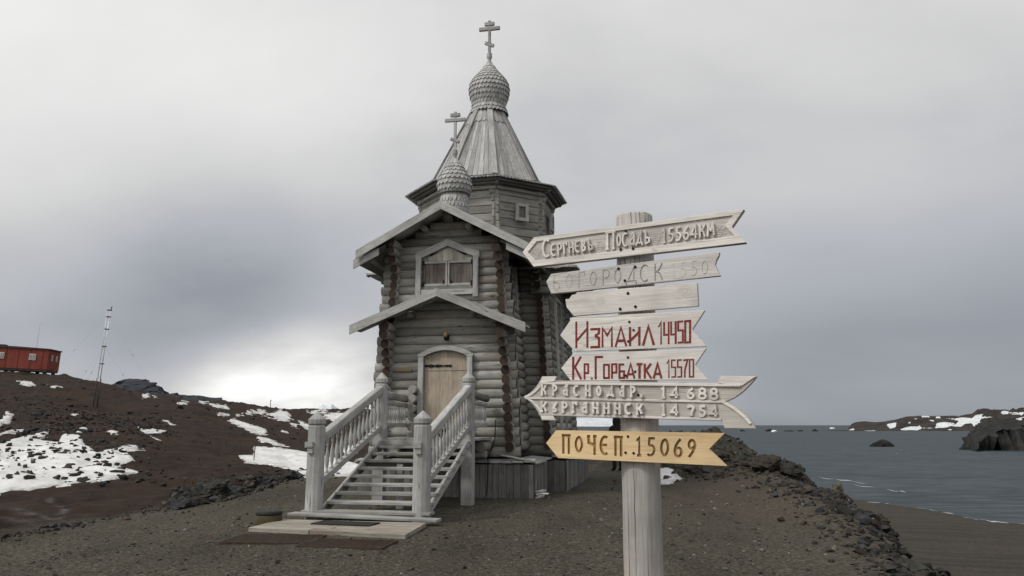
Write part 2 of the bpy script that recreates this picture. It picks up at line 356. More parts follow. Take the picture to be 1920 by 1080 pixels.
def base_h(x, y):
    x = np.asarray(x,float); y = np.asarray(y,float); sh = x.shape; x=x.ravel(); y=y.ravel(); out = np.empty_like(x)
    for i in range(0,len(x),8000):
        a,b = kspace(x[i:i+8000],y[i:i+8000]); q = np.stack([a,b],1)
        out[i:i+8000] = phi(np.sqrt(((q[:,None]-Kc[None])**2).sum(2)))@wts[:Nn]+wts[Nn]+q@wts[Nn+1:]
    return out.reshape(sh)
EDX = np.array([-3000,-900,0,110,250,340,430,500,570,700,900,1060,1180,1300,1440,1500,1580,1640,1740,1920,2300,3200])
EDR = np.array([9.5,10.3,11.6,12.8,14.7,16.2,17.8,21,25.5,29,34,30,27,25,23,22,18.0,14.0,9.0,5.7,4,3.2])
def colx(x, y): return np.where(y > .05, 960+1521.8*x/np.maximum(y,.05), np.where(x<0,-3000,3200))
def hillw(x, y):
    X = np.clip(colx(x,y),-3000,3200); e = np.interp(X,EDX,EDR)*(1+.07*fbm(x*.5,y*.5,77,3)); yy = np.where(y>0,y,0)
    return np.clip((yy-e)/np.maximum(.12*e,.9),0,1)
def detail(x, y):
    h = hillw(x,y); r = np.hypot(x,y); X = colx(x,y)
    flat = .035*fbm(x*.35,y*.35,3,3)+.012*fbm(x*3,y*3,5,3)
    far = np.clip(r/60,.35,2.2)
    left = X < 1000
    rg = np.abs(fbm(x*.55,y*.55,21,4,.55))
    hill = far*(.30*fbm(x*.22,y*.22,9,4,.55)) + .16*fbm(x*1.1,y*1.1,15,3) + np.where(left,.0,.5*rg*np.clip((r-8)/16,.15,1))
    beach = np.clip((70-r)/30,0,1)            # the beach is smooth
    hill = np.where((X>1430)&(r>40), hill*np.clip(beach+.08,0,1), hill)
    return flat*(1-h)+hill*h
def ground(x, y):
    x = np.atleast_1d(np.asarray(x,float)); y = np.atleast_1d(np.asarray(y,float)); return base_h(x,y)+detail(x,y)
def gz(x, y): return float(ground(x,y)[0])
az = np.concatenate([np.arange(-180,-44,4.0), np.arange(-44,-36,.4), np.arange(-36,36,.1), np.arange(36,44,.4), np.arange(44,180,4.0)])
rr = np.exp(np.arange(math.log(.8), math.log(300), .0125))
AZ, RR = np.meshgrid(np.radians(az), rr)
GX, GY = np.sin(AZ)*RR, np.cos(AZ)*RR
BH = base_h(GX,GY); GZ = BH + detail(GX,GY); HW = hillw(GX,GY)
nr, na = GX.shape
def gridmesh(name, X, Y, Zz, mask=None, close=True, attrs=(), mats=()):
    nr, na = X.shape
    i, j = np.meshgrid(np.arange(nr-1), np.arange(na if close else na-1), indexing='ij'); j2 = (j+1)%na
    q = np.stack([i*na+j, i*na+j2, (i+1)*na+j2, (i+1)*na+j], -1).reshape(-1,4)[:, ::-1]
    if mask is not None:
        mk = mask.ravel(); q = q[mk[q].any(1)]
    V = np.stack([X.ravel(),Y.ravel(),Zz.ravel()],1)
    used = np.unique(q); remap = -np.ones(len(V),int); remap[used]=np.arange(len(used)); V=V[used]; q=remap[q]
    me = bpy.data.meshes.new(name); me.vertices.add(len(V)); me.vertices.foreach_set('co', V.ravel())
    me.loops.add(q.size); me.loops.foreach_set('vertex_index', q.ravel().astype(np.int32)); me.polygons.add(len(q))
    me.polygons.foreach_set('loop_start', np.arange(0,q.size,4,dtype=np.int32)); me.polygons.foreach_set('loop_total', np.full(len(q),4,dtype=np.int32))
    me.polygons.foreach_set('use_smooth', np.ones(len(q),bool)); me.update(calc_edges=True)
    for nm, a in attrs:
        at_ = me.attributes.new(nm,'FLOAT','POINT'); at_.data.foreach_set('value', a.ravel()[used].astype(np.float32))
    for m in mats: me.materials.append(m)
    o = bpy.data.objects.new(name, me); col.objects.link(o); return o
# -- ground material
m, nt, b = newmat('volcanic_gravel')
o_ = nn(nt,'ShaderNodeTexCoord').outputs['Object']
hl = nn(nt,'ShaderNodeAttribute',attribute_name='hill').outputs['Fac']; bc = nn(nt,'ShaderNodeAttribute',attribute_name='beach').outputs['Fac']; bl = nn(nt,'ShaderNodeAttribute',attribute_name='soil').outputs['Fac']; tk = nn(nt,'ShaderNodeAttribute',attribute_name='track').outputs['Fac']
fine = nn(nt,'ShaderNodeTexNoise',{'Vector':o_,'Scale':17.0,'Detail':9.0,'Roughness':.78}).outputs[0]
mid = nn(nt,'ShaderNodeTexNoise',{'Vector':o_,'Scale':2.6,'Detail':7.0,'Roughness':.62}).outputs[0]
bigN = nn(nt,'ShaderNodeTexNoise',{'Vector':o_,'Scale':.32,'Detail':6.0,'Roughness':.6}).outputs[0]
vor = nn(nt,'ShaderNodeTexVoronoi',{'Vector':o_,'Scale':34.0,'Randomness':1.0})
g1 = ramp(nt, fine, [(.34,(.014,.0122,.0082)),(.5,(.053,.047,.0335)),(.66,(.160,.144,.107))])
g1 = mixc(nt, ramp(nt,mid,[(.4,0),(.65,.6)]), g1, mixc(nt,.5,g1,(.052,.044,.034)))
pebble = nn(nt,'ShaderNodeSeparateXYZ',{0:vor.outputs['Color']}).outputs[0]
g1 = mixc(nt, ramp(nt,pebble,[(.0,.0),(.72,.0),(1,.5)]), g1, (.135,.128,.112))
h1 = ramp(nt, mid, [(.3,(.0072,.0055,.0044)),(.5,(.0165,.0118,.0088)),(.7,(.036,.0255,.0185))])
h2 = ramp(nt, fine, [(.34,(.006,.0046,.0036)),(.66,(.044,.029,.020))])
h1 = mixc(nt,.5,h1,h2); h1 = mixc(nt, ramp(nt,bigN,[(.42,0),(.62,.75)]), h1, mixc(nt,.6,h1,(.048,.025,.014)))
b1 = ramp(nt, mid, [(.3,(.030,.0255,.020)),(.7,(.068,.059,.047))])
strk = nn(nt,'ShaderNodeTexNoise',{'Vector':nn(nt,'ShaderNodeMapping',{0:o_,2:(0,0,R(-28)),3:(.06,.5,1)}).outputs[0],'Scale':1.0,'Detail':5.0}).outputs[0]
b1 = mixc(nt, ramp(nt,strk,[(.45,0),(.7,.7)]), b1, (.027,.024,.021))
soil = mixc(nt, .5, ramp(nt, fine, [(.3,(.026,.020,.015)),(.7,(.115,.092,.070))]), ramp(nt, mid,[(.3,(.036,.028,.021)),(.7,(.090,.072,.055))]))
damp = ramp(nt, nn(nt,'ShaderNodeTexNoise',{'Vector':nn(nt,'ShaderNodeMapping',{0:o_,2:(0,0,R(25)),3:(.55,.16,1)}).outputs[0],'Scale':1.0,'Detail':6.0,'Roughness':.62}).outputs[0], [(.34,.66),(.5,1.0),(.68,1.22)])
g1 = mixc(nt,1.0,g1,nn(nt,'ShaderNodeCombineXYZ',{0:damp,1:damp,2:damp}).outputs[0],'MULTIPLY')
c = mixc(nt, math_(nt,'MULTIPLY',bl,ramp(nt,bigN,[(.35,.35),(.6,1)])), g1, soil)
gy = nn(nt,'ShaderNodeAttribute',attribute_name='grey').outputs['Fac']
h1 = mixc(nt, gy, h1, ramp(nt, fine, [(.34,(.012,.012,.010)),(.5,(.034,.032,.026)),(.68,(.075,.070,.057))]))
c = mixc(nt, hl, c, h1); c = mixc(nt, bc, c, b1)
c = mixc(nt, math_(nt,'MULTIPLY',tk,ramp(nt,mid,[(.38,0),(.6,.8)])), c, (.105,.100,.098))
nt.links.new(c, b.inputs['Base Color']); b.inputs['Roughness'].default_value=.95; b.inputs['Specular IOR Level'].default_value=.15
hh = math_(nt,'ADD',math_(nt,'MULTIPLY',fine,.5),math_(nt,'MULTIPLY',mid,.6))
hh = math_(nt,'ADD',hh,math_(nt,'MULTIPLY',vor.outputs['Distance'],-.35))
bp = nn(nt,'ShaderNodeBump',{'Height':hh,'Strength':.9,'Distance':.05}); nt.links.new(bp.outputs[0], b.inputs['Normal'])
M_ground = m
XC = colx(GX,GY); RG = np.hypot(GX,GY)
beach = np.clip((XC-1440)/60,0,1)*np.clip((-3.5-BH)/3,0,1)
soil = np.clip((XC-1180)/160,0,1)*np.clip((RG-11)/7,0,1)*(1-beach)
def proj_px(x, y, z):
    d0=x; d1=y; d2=z-EYE; zc=d1*math.cos(PITCH)+d2*math.sin(PITCH); yc=-d1*math.sin(PITCH)+d2*math.cos(PITCH)
    zc = np.where(zc>.1,zc,1e9); return 960+F_PX*d0/zc, 540-F_PX*yc/zc
PX, PY = proj_px(GX,GY,BH)
def segd(px,py,pts):
    d = np.full(px.shape,1e9)
    for (x0,y0),(x1,y1) in zip(pts[:-1],pts[1:]):
        vx,vy=x1-x0,y1-y0; t=np.clip(((px-x0)*vx+(py-y0)*vy)/(vx*vx+vy*vy+1e-9),0,1)
        d=np.minimum(d,np.hypot(px-x0-t*vx,(py-y0-t*vy)*2.2))
    return d
grey = np.clip((XC-1000)/200,0,1)*(1-np.clip((XC-1700)/200,0,.6))
track = np.exp(-(np.minimum(segd(PX,PY,[(22,959),(60,962),(100,974),(122,964),(118,952),(92,944)]),segd(PX,PY,[(10,985),(60,983),(110,976)]))/7)**2)
ground_o = gridmesh('ground', GX, GY, GZ, attrs=(('hill',HW*(1-beach)),('beach',beach),('soil',soil),('track',track),('grey',grey)), mats=(M_ground,))
tag(ground_o, kind='structure')
# close the small hole under the viewer
mb = MB(); k=24; mb.add([(0,0,float(GZ[0].mean()))]+[(.83*math.sin(2*math.pi*i/k),.83*math.cos(2*math.pi*i/k),float(GZ[0].mean())-.006) for i in range(k)], [(0,1+(i+1)%k,1+i) for i in range(k)], M_ground)
tag(mb.build('ground_patch'), kind='structure')
# ------------------------------------------------------------------ snow lying on the hill
m, nt, b = newmat('old_snow'); M_snow = m
o_ = nn(nt,'ShaderNodeTexCoord').outputs['Object']
a = nn(nt,'ShaderNodeTexNoise',{'Vector':o_,'Scale':1.3,'Detail':7.0,'Roughness':.6}).outputs[0]
th_=nn(nt,'ShaderNodeAttribute',attribute_name='depth').outputs['Fac']; dirt=nn(nt,'ShaderNodeTexNoise',{'Vector':o_,'Scale':4.0,'Detail':6.0,'Roughness':.7}).outputs[0]
df=math_(nt,'MULTIPLY',ramp(nt,th_,[(.0,1),(.35,.35),(1,.08)]),ramp(nt,dirt,[(.38,0),(.62,1)]))
nt.links.new(mixc(nt,df,ramp(nt,a,[(.3,(.50,.505,.51)),(.6,(.66,.66,.65))]),(.20,.18,.16)), b.inputs['Base Color']); b.inputs['Roughness'].default_value=.8
bp = nn(nt,'ShaderNodeBump',{'Height':a,'Strength':.4,'Distance':.15}); nt.links.new(bp.outputs[0], b.inputs['Normal'])
SNOW = [
 [(-60,858),(0,832),(30,822),(92,806),(88,818),(60,822),(110,829),(118,815),(112,806),(125,800),(133,812),(146,800),(170,795),(172,803),(150,815),(158,830),(182,848),(230,836),(262,833),(279,841),(240,848),(252,864),(228,875),(260,884),(240,892),(200,902),(150,905),(110,910),(55,920),(22,917),(0,926),(-60,950)],
 [(-60,806),(0,788),(12,772),(26,776),(22,790),(0,800),(-60,815)], [(-60,828),(0,812),(20,806),(45,807),(0,817),(-60,836)],
 [(32,715),(60,716),(66,724),(44,722)], [(85,722),(110,724),(120,728),(95,727)], [(132,776),(147,776),(140,780)],
 [(254,800),(275,803),(312,807),(312,812),(275,813)], [(281,817),(292,821),(304,826),(296,826)], [(200,806),(212,805),(226,813),(214,818),(202,812)],
 [(267,739),(280,737),(280,745),(268,746)], [(286,741),(296,745),(293,747)], [(332,754),(352,755),(342,760)], [(374,752),(390,754),(380,757)], [(392,757),(424,760),(430,767),(402,765)],
 [(407,776),(430,776),(430,779),(410,779)],[(443,777),(457,778),(457,780),(445,780)], [(305,787),(318,789),(305,790)],[(316,792),(330,797),(318,797)],
 [(425,785),(440,786),(470,796),(500,806),(502,814),(485,815),(455,803),(432,791)], [(463,771),(495,769),(502,773),(490,777),(465,775)],
 [(492,780),(510,774),(526,769),(540,773),(545,783),(550,787),(535,790),(515,784),(505,781)], [(540,791),(560,796),(568,804),(548,799)], [(560,789),(576,792),(582,800),(582,808),(566,799)],
 [(482,819),(505,822),(520,830),(545,838),(525,836),(490,828)],
 [(446,853),(475,854),(476,837),(505,838),(540,842),(580,848),(640,862),(680,872),(690,890),(572,897),(560,888),(540,879),(500,872),(470,868),(450,861)],
 [(606,778),(622,775),(642,772),(655,775),(648,784),(632,795),(618,786),(600,783)], [(575,773),(610,768),(615,770),(590,776)], [(528,806),(540,812),(530,811)], 
 [(1236,878),(1252,876),(1262,880),(1281,898),(1262,905),(1240,910),(1226,906)], [(640,840),(660,832),(672,850),(650,860)], [(0,1006),(12,1003),(14,1008),(0,1012)],
]
def inside_sd(px, py, poly):
    n=len(poly); ins=np.zeros(px.shape,bool); d=np.full(px.shape,1e9)
    for i in range(n):
        x0,y0=poly[i]; x1,y1=poly[(i+1)%n]
        c=((y0>py)!=(y1>py)); xi=(x1-x0)*(py-y0)/((y1-y0) if y1!=y0 else 1e-9)+x0; ins ^= c&(px<xi)
        vx,vy=x1-x0,y1-y0; t=np.clip(((px-x0)*vx+(py-y0)*vy)/(vx*vx+vy*vy+1e-9),0,1); d=np.minimum(d,np.hypot(px-x0-t*vx,py-y0-t*vy))
    return np.where(ins,d,-d)
az2 = np.arange(-37,14,.06); rr2 = np.exp(np.arange(math.log(10.5), math.log(235), .0062))
A2,R2 = np.meshgrid(np.radians(az2), rr2); SX,SY = np.sin(A2)*R2, np.cos(A2)*R2
B2 = base_h(SX,SY); G2 = B2+detail(SX,SY); QX,QY = proj_px(SX,SY,G2)
sd_ = np.full(SX.shape,-1e9)
for p in SNOW:
    xs=[q[0] for q in p]; ys=[q[1] for q in p]; bb=(QX>min(xs)-12)&(QX<max(xs)+12)&(QY>min(ys)-12)&(QY<max(ys)+12)
    if bb.any():
        t=np.full(SX.shape,-1e9); t[bb]=inside_sd(QX[bb],QY[bb],p); sd_=np.maximum(sd_,t)
near = np.clip(R2/40,.35,1.5)
rock = np.clip(fbm(SX*.9,SY*.45,55,4,.6)*1.6-.42,0,1)*((QX<300)&(QY>760)&(QY<935)&((QX<60)|(QY<905)))
rock2= np.clip(fbm(SX*.6,SY*.5,61,4,.6)*2.2-.15,0,1)*((QX>105)&(QX<300)&(QY>782)&(QY<850))
s_ = sd_*.5+1.3*fbm(SX*1.5,SY*.8,33,5,.7)-4.5*rock-6*rock2
thick = np.clip(s_*.03,-.25,.055)*near+.02*fbm(SX*2.3,SY*1.6,91,3)*near
mask = s_ > -.7
snow_o = gridmesh('snow', SX, SY, G2+thick, mask=mask, close=False, attrs=(('depth',np.clip(s_/5,0,1)),), mats=(M_snow,))
tag(snow_o, 'patches of old white snow lying on the dark volcanic hillside', 'snow', kind='stuff')
# ------------------------------------------------------------------ sea
m, nt, b = newmat('grey_sea'); 
o_ = nn(nt,'ShaderNodeTexCoord').outputs['Object']
wv = nn(nt,'ShaderNodeTexNoise',{'Vector':nn(nt,'ShaderNodeMapping',{0:o_,2:(0,0,R(20)),3:(.10,.42,1)}).outputs[0],'Scale':1.0,'Detail':6.0,'Roughness':.6}).outputs[0]
wl = nn(nt,'ShaderNodeTexNoise',{'Vector':nn(nt,'ShaderNodeMapping',{0:o_,2:(0,0,R(12)),3:(.010,.035,1)}).outputs[0],'Scale':1.0,'Detail':4.0}).outputs[0]
cc = ramp(nt,wl,[(.3,(.019,.030,.037)),(.7,(.036,.050,.058))])
cc = mixc(nt, ramp(nt,wv,[(.44,.0),(.66,.85)]), cc, (.070,.084,.092))
nt.links.new(cc,b.inputs['Base Color']); b.inputs['Roughness'].default_value=.55; b.inputs['Specular IOR Level'].default_value=.07
bp = nn(nt,'ShaderNodeBump',{'Height':wv,'Strength':.6,'Distance':.5}); nt.links.new(bp.outputs[0], b.inputs['Normal'])
M_sea = m
sa = np.radians(np.arange(-70,72,2.0)); sr = np.exp(np.linspace(math.log(30),math.log(45000),60)); A3,R3=np.meshgrid(sa,sr)
sea_o = gridmesh('sea', np.sin(A3)*R3, np.cos(A3)*R3, np.full(A3.shape,SEA), close=False, mats=(M_sea,)); tag(sea_o, kind='structure')
# ------------------------------------------------------------------ rocks
def rockmat(name, c0, c1, lich=None):
    m, nt, b = newmat(name); o_ = nn(nt,'ShaderNodeTexCoord').outputs['Object']
    a = nn(nt,'ShaderNodeTexNoise',{'Vector':o_,'Scale':5.0,'Detail':8.0,'Roughness':.68}).outputs[0]
    d = nn(nt,'ShaderNodeTexNoise',{'Vector':o_,'Scale':1.1,'Detail':5.0,'Roughness':.6}).outputs[0]
    t = nn(nt,'ShaderNodeAttribute',attribute_name='tone').outputs['Fac']
    c = ramp(nt,a,[(.3,c0),(.7,c1)])
    k = math_(nt,'MULTIPLY_ADD',t,1.1,.45); c = mixc(nt,1.0,c,nn(nt,'ShaderNodeCombineXYZ',{0:k,1:k,2:k}).outputs[0],'MULTIPLY')
    if lich: c = mixc(nt, ramp(nt,d,[(.5,0),(.62,.7)]), c, lich)
    nt.links.new(c,b.inputs['Base Color']); b.inputs['Roughness'].default_value=.92; b.inputs['Specular IOR Level'].default_value=.15
    bp = nn(nt,'ShaderNodeBump',{'Height':a,'Strength':.8,'Distance':.06}); nt.links.new(bp.outputs[0], b.inputs['Normal'])
    return m
M_rock = rockmat('dark_basalt', (.018,.018,.016), (.062,.060,.053), (.075,.071,.052))
M_rockd = rockmat('black_basalt', (.012,.013,.014), (.045,.046,.046))
M_rockb = rockmat('brown_lava', (.026,.021,.018), (.066,.054,.046))
M_pale = rockmat('pale_lichen_stone', (.06,.057,.042), (.15,.14,.10))
M_peb = rockmat('gravel_stone', (.035,.033,.028), (.11,.104,.09))
M_peb2 = rockmat('pale_gravel_stone', (.07,.066,.056), (.17,.16,.14))
def hull(n, sq=(1,1,.7), rnd=random):
    bm = bmesh.new()
    for _ in range(n):
        v = Vector((rnd.gauss(0,1),rnd.gauss(0,1),rnd.gauss(0,1))).normalized()*rnd.uniform(.72,1.0)
        bm.verts.new((v.x*sq[0],v.y*sq[1],v.z*sq[2]))
    r = bmesh.ops.convex_hull(bm, input=bm.verts)
    for v in [v for v in bm.verts if not v.link_faces]: bm.verts.remove(v)
    bm.verts.index_update(); out = (np.array([v.co[:] for v in bm.verts]), [tuple(v.index for v in f.verts) for f in bm.faces]); bm.free(); return out
PROT = [hull(random.randint(9,18),(1,random.uniform(.6,1),random.uniform(.45,.9))) for _ in range(24)]
def scatter(name, spots, mats, sink=.3, label=None):      # spots: (x, y, z, size)
    vs=[]; fs=[]; tn=[]; mi=[]; b=0
    for x,y,z,s in spots:
        V,Fc = PROT[random.randrange(24)]
        M = np.array(Matrix.Rotation(random.uniform(0,6.28),3,'Z') @ Matrix.Rotation(random.gauss(0,.35),3,'X'))
        q = (V*np.array([1,random.uniform(.75,1.2),random.uniform(.7,1.1)]))@M.T*s + np.array([x,y,z+s*.45-s*sink])
        vs.append(q); t=random.random(); tn += [t]*len(q); j=random.randrange(len(mats))
        fs += [tuple(b+i for i in f) for f in Fc]; mi += [j]*len(Fc); b+=len(q)
    me = bpy.data.meshes.new(name); me.from_pydata(np.concatenate(vs).tolist(), [], fs)
    for m in mats: me.materials.append(m)
    me.polygons.foreach_set('material_index', mi)
    a = me.attributes.new('tone','FLOAT','POINT'); a.data.foreach_set('value', tn)
    o = bpy.data.objects.new(name, me); col.objects.link(o); return tag(o, label, 'rocks', kind='stuff')
def boulder(name, p, size, label, mat, seed, group=None, cat='rock', sub=4, rough=.45):
    bm = bmesh.new(); bmesh.ops.create_icosphere(bm, subdivisions=sub+1, radius=1)
    rn = random.Random(seed); pl = [(Vector((rn.gauss(0,1),rn.gauss(0,1),rn.gauss(0,1))).normalized(), rn.uniform(.55,.9)) for _ in range(22)]
    for v in bm.verts:
        d = v.co.normalized(); r = 1.0
        for n_, k in pl:
            c = d.dot(n_)
            if c > .01: r = min(r, k/c)
        q = d*r; off = Vector((seed*3.1,seed*1.7,0))
        r *= 1+rough*mnoise.fractal(q*2.1+off,.75,2.2,6)*.5
        v.co = Vector((d.x*size[0],d.y*size[1],d.z*size[2]))*r
    me = bpy.data.meshes.new(name); bm.to_mesh(me); bm.free(); me.materials.append(mat)
    a = me.attributes.new('tone','FLOAT','POINT'); a.data.foreach_set('value',[rn.uniform(.3,.7)]*len(me.vertices))
    o = bpy.data.objects.new(name, me); col.objects.link(o); o.location = p; o.rotation_euler=(0,0,rn.uniform(0,6))
    return tag(o, label, cat, group)
def gpt(px_, py_, Yd):
    q = at(px_, py_, Yd); return q[0], q[1]
# rubble: the terrace rim on the right, the berm on the left, the hill
sp=[]
rim=[(1445,868,27),(1500,885,25),(1560,915,20),(1600,945,16.5),(1650,975,13.4),(1700,1010,11),(1740,1070,9.1),(1780,1120,7.6)]
for _ in range(3200):
    t=random.random()*(len(rim)-1); i=int(t); f=t-i; a=rim[i]; b2=rim[i+1]
    X=a[0]+(b2[0]-a[0])*f; Yd=a[2]+(b2[2]-a[2])*f
    Yd*=1+random.gauss(.02,.12); X+=random.gauss(-12,42) - (90*random.random()**2 if random.random()<.35 else 0)
    x,y=gpt(X,797,Yd); s=abs(random.lognormvariate(-3.0,.5)); sp.append((x,y,gz(x,y),min(s,.19)))
scatter('rim_rubble', sp, [M_rock,M_rockd,M_rockb], label='dark broken rocks piled along the edge of the gravel terrace')
sp=[]
for _ in range(1800):
    X=random.uniform(1200,1500); Yd=random.uniform(23,40); x,y=gpt(X,797,Yd); s=abs(random.lognormvariate(-2.9,.6)); sp.append((x,y,gz(x,y),min(s,.22)))
scatter('mound_rubble', sp, [M_rock,M_rockb], label='loose stones covering the dark mound behind the signpost')
sp=[]
for _ in range(1500):
    X=random.uniform(330,640); e=np.interp(X,EDX,EDR); Yd=e*(1+abs(random.gauss(0,.16))-.03); x,y=gpt(X,797,Yd); s=abs(random.lognormvariate(-2.8,.55)); sp.append((x,y,gz(x,y),min(s,.26)))
for _ in range(160):
    X=random.uniform(-20,330); e=np.interp(X,EDX,EDR); Yd=e*(1+random.gauss(0.02,.03)); x,y=gpt(X,797,Yd); s=abs(random.lognormvariate(-3.2,.45)); sp.append((x,y,gz(x,y),min(s,.12)))
scatter('berm_rubble', sp, [M_rock,M_rockb,M_rockd], label='rough dark stones along the foot of the brown hillside')
sp=[]
for _ in range(1100):
    X=random.uniform(60,300) if random.random()<.6 else random.uniform(-40,330); Yd=random.uniform(40,66) if random.random()<.7 else random.uniform(22,60)
    x,y=gpt(X,797,Yd); s=abs(random.lognormvariate(-2.25,.5)); sp.append((x,y,gz(x,y),min(s,.26)))
for _ in range(800):
    X=random.uniform(-40,640); Yd=math.exp(random.uniform(math.log(22),math.log(150))); x,y=gpt(X,797,Yd); s=abs(random.lognormvariate(-2.6,.6))*(Yd/40)**.6; sp.append((x,y,gz(x,y),min(s,.16 if Yd<60 else .34)))
for _ in range(260):
    X=random.uniform(-40,240); Yd=random.uniform(21,40); x,y=gpt(X,797,Yd); s=abs(random.lognormvariate(-2.3,.5)); sp.append((x,y,gz(x,y)+.05,min(s,.17)))
scatter('hill_stones', sp, [M_rockd,M_rockb], label='dark lava stones strewn over the snowy hillside')
sp=[]
for _ in range(8500):
    X=random.uniform(-80,1800); Yd=4.6*math.exp(random.random()**1.1*math.log(5.2)); x,y=gpt(X,797,Yd)
    if float(hillw(np.array([x]),np.array([y]))[0])>.4: continue
    s=abs(random.lognormvariate(-4.25,.5))*(Yd/7)**.35; sp.append((x,y,gz(x,y),min(s,.055)))
scatter('gravel_stones', sp, [M_peb,M_rock,M_peb2], label='loose grey stones on the gravel yard')
# boulders one could count
def bl(X, Yr, Yd, size, label, mat=None, seed=1, sink=.25, **k):
    x,y=gpt(X,797,Yd); boulder('boulder',(x,y,gz(x,y)+size[2]*(.75-sink)),size,label,mat or M_rock,seed,group='boulders on the terrace and hillside',**k)
bl(412,930,18.6,(.40,.36,.30),'mossy dark boulder at the foot of the hill, largest stone left of the church',M_rock,3)
bl(450,930,19.2,(.24,.22,.17),'small dark boulder just right of the mossy boulder below the hill',M_rock,4)
bl(548,893,23.8,(.34,.28,.20),'black boulder on the berm left of the staircase post',M_rockd,5)
bl(1432,892,23.6,(.62,.5,.36),'large cracked dark boulder on the terrace rim right of the signpost',M_rockb,6)
bl(1480,896,23.2,(.42,.36,.30),'dark boulder with a shadowed side on the rim, left of the upright stone',M_rock,7)
bl(1562,915,19.3,(.20,.15,.25),'upright pale yellowish stone standing on the rim above the beach',M_pale,8)
bl(1600,925,18.4,(.34,.22,.10),'flat black boulder lying just right of the upright pale stone',M_rockd,9)
bl(1345,865,29,(.5,.4,.22),'brown boulder on the mound right of the yellow sign',M_rockb,10)
bl(1400,850,34,(.45,.4,.24),'rough dark boulder on the slope of the mound above the sea',M_rock,12)
bl(1300,890,25,(.40,.32,.16),'low brown boulder beside the small snow patch behind the signpost',M_rockb,13)
# the crag on the skyline and its rocky ridge
def mass(name, pts, Yd, dep, mat, label, cat, seed, kind=None, zb=None, amp=.35, group=None, pw=.42, fq=6.0):
    # a rock mass with skyline pts (column,row); real depth dep
    xs=[p[0] for p in pts]; N=70; Mq=22; V=[]; X0,X1=xs[0],xs[-1]
    for i in range(N+1):
        Xc=X0+(X1-X0)*i/N; yc=np.interp(Xc,xs,[p[1] for p in pts])
        q=at(Xc,yc,Yd); zt=q[2]
        for j in range(Mq+1):
            f=j/Mq; s=max(0,math.sin(math.pi*f))**pw; dd=Yd-dep*.5+dep*f
            base=zb if zb is not None else gz(q[0],q[1])-1.0
            z=base+(zt-base)*s; x=q[0]*dd/q[1]; y=dd
            n_=mnoise.fractal(Vector((x*fq/dep,y*fq/dep,z*fq*1.2/dep+seed)),.7,2.2,6)
            V.append((x+n_*amp*dep*.12, y+n_*amp*dep*.3, z+n_*amp*min(zt-base,dep*.5)*.20))
    fs=[(i*(Mq+1)+j,(i+1)*(Mq+1)+j,(i+1)*(Mq+1)+j+1,i*(Mq+1)+j+1) for i in range(N) for j in range(Mq)]
    fs+=[tuple(j for j in range(Mq+1)), tuple(N*(Mq+1)+j for j in range(Mq,-1,-1))]
    me=bpy.data.meshes.new(name); me.from_pydata(V,[],fs); me.materials.append(mat)
    bm=bmesh.new(); bm.from_mesh(me); bmesh.ops.recalc_face_normals(bm,faces=bm.faces); bm.to_mesh(me); bm.free()
    a=me.attributes.new('tone','FLOAT','POINT'); a.data.foreach_set('value',[.5]*len(V))
    o=bpy.data.objects.new(name,me); col.objects.link(o); return tag(o,label,cat,group,kind)
def fadem(name,c0,c1,sc_,snow=None,thr=(.52,.57)):
    m,nt,b=newmat(name); o_=nn(nt,'ShaderNodeTexCoord').outputs['Object']
    a=nn(nt,'ShaderNodeTexNoise',{'Vector':o_,'Scale':sc_,'Detail':9.0,'Roughness':.66}).outputs[0]
    c=ramp(nt,a,[(.3,c0),(.7,c1)])
    if snow:
        sn=nn(nt,'ShaderNodeTexNoise',{'Vector':nn(nt,'ShaderNodeMapping',{0:o_,1:snow[1],3:snow[0]}).outputs[0],'Scale':1.0,'Detail':7.0,'Roughness':.6,'Distortion':.3}).outputs[0]
        at_=nn(nt,'ShaderNodeAttribute',attribute_name='snowy').outputs['Fac']
        c=mixc(nt,ramp(nt,math_(nt,'ADD',sn,at_),[(thr[0],0),(thr[1],1)]),c,(.66,.68,.70))
    nt.links.new(c,b.inputs['Base Color']); b.inputs['Roughness'].default_value=.95; b.inputs['Specular IOR Level'].default_value=.1
    bp=nn(nt,'ShaderNodeBump',{'Height':a,'Strength':1.0,'Distance':1.2/sc_*.3}); nt.links.new(bp.outputs[0],b.inputs['Normal'])
    return m
M_crag=fadem('blue_grey_crag',(.020,.022,.026),(.060,.063,.072),.5)
mass('crag',[(206,735),(215,722),(224,715),(236,711),(246,712),(252,713),(262,713),(275,716),(281,722),(300,725),(306,732),(308,737),(318,740),(330,745)],150,22,M_crag,'dark craggy rock outcrop on the skyline right of the mast','outcrop',2.2)
mass('crag',[(316,744),(319,738),(328,737),(331,741),(345,741),(372,741),(386,744),(398,746),(412,746),(418,748),(424,753)],165,14,M_crag,'low rocky ridge on the skyline right of the craggy outcrop','outcrop',5.1)
# ------------------------------------------------------------------ far shores, islet, ice
M_head=fadem('dark_headland_rock',(.010,.011,.011),(.045,.044,.040),.13)
mass('headland',[(1810,842),(1813,832),(1818,816),(1835,808),(1850,800),(1868,797),(1885,796),(1905,790),(1950,786),(2040,778),(2200,774)],468,110,M_head,None,None,3.3,kind='structure',zb=SEA-2,amp=1.0,pw=.16,fq=11.0)
mass('sea_rock',[(1630,836),(1636,831),(1645,827),(1652,824),(1660,825),(1668,828),(1677,835)],485,10,M_head,'small dark rock islet alone in the grey water','islet',4.4,zb=SEA-1,amp=.3)
mass('sea_rock',[(1798,841),(1804,837),(1812,839),(1818,842)],425,6,M_head,'tiny rock beside the tip of the dark headland','islet',4.9,zb=SEA-1,amp=.3)
M_farh=fadem('snowy_far_hills',(.018,.017,.016),(.075,.066,.060),.02,snow=((.012,.006,.05),(3.7,1.9,.4)),thr=(.50,.54))
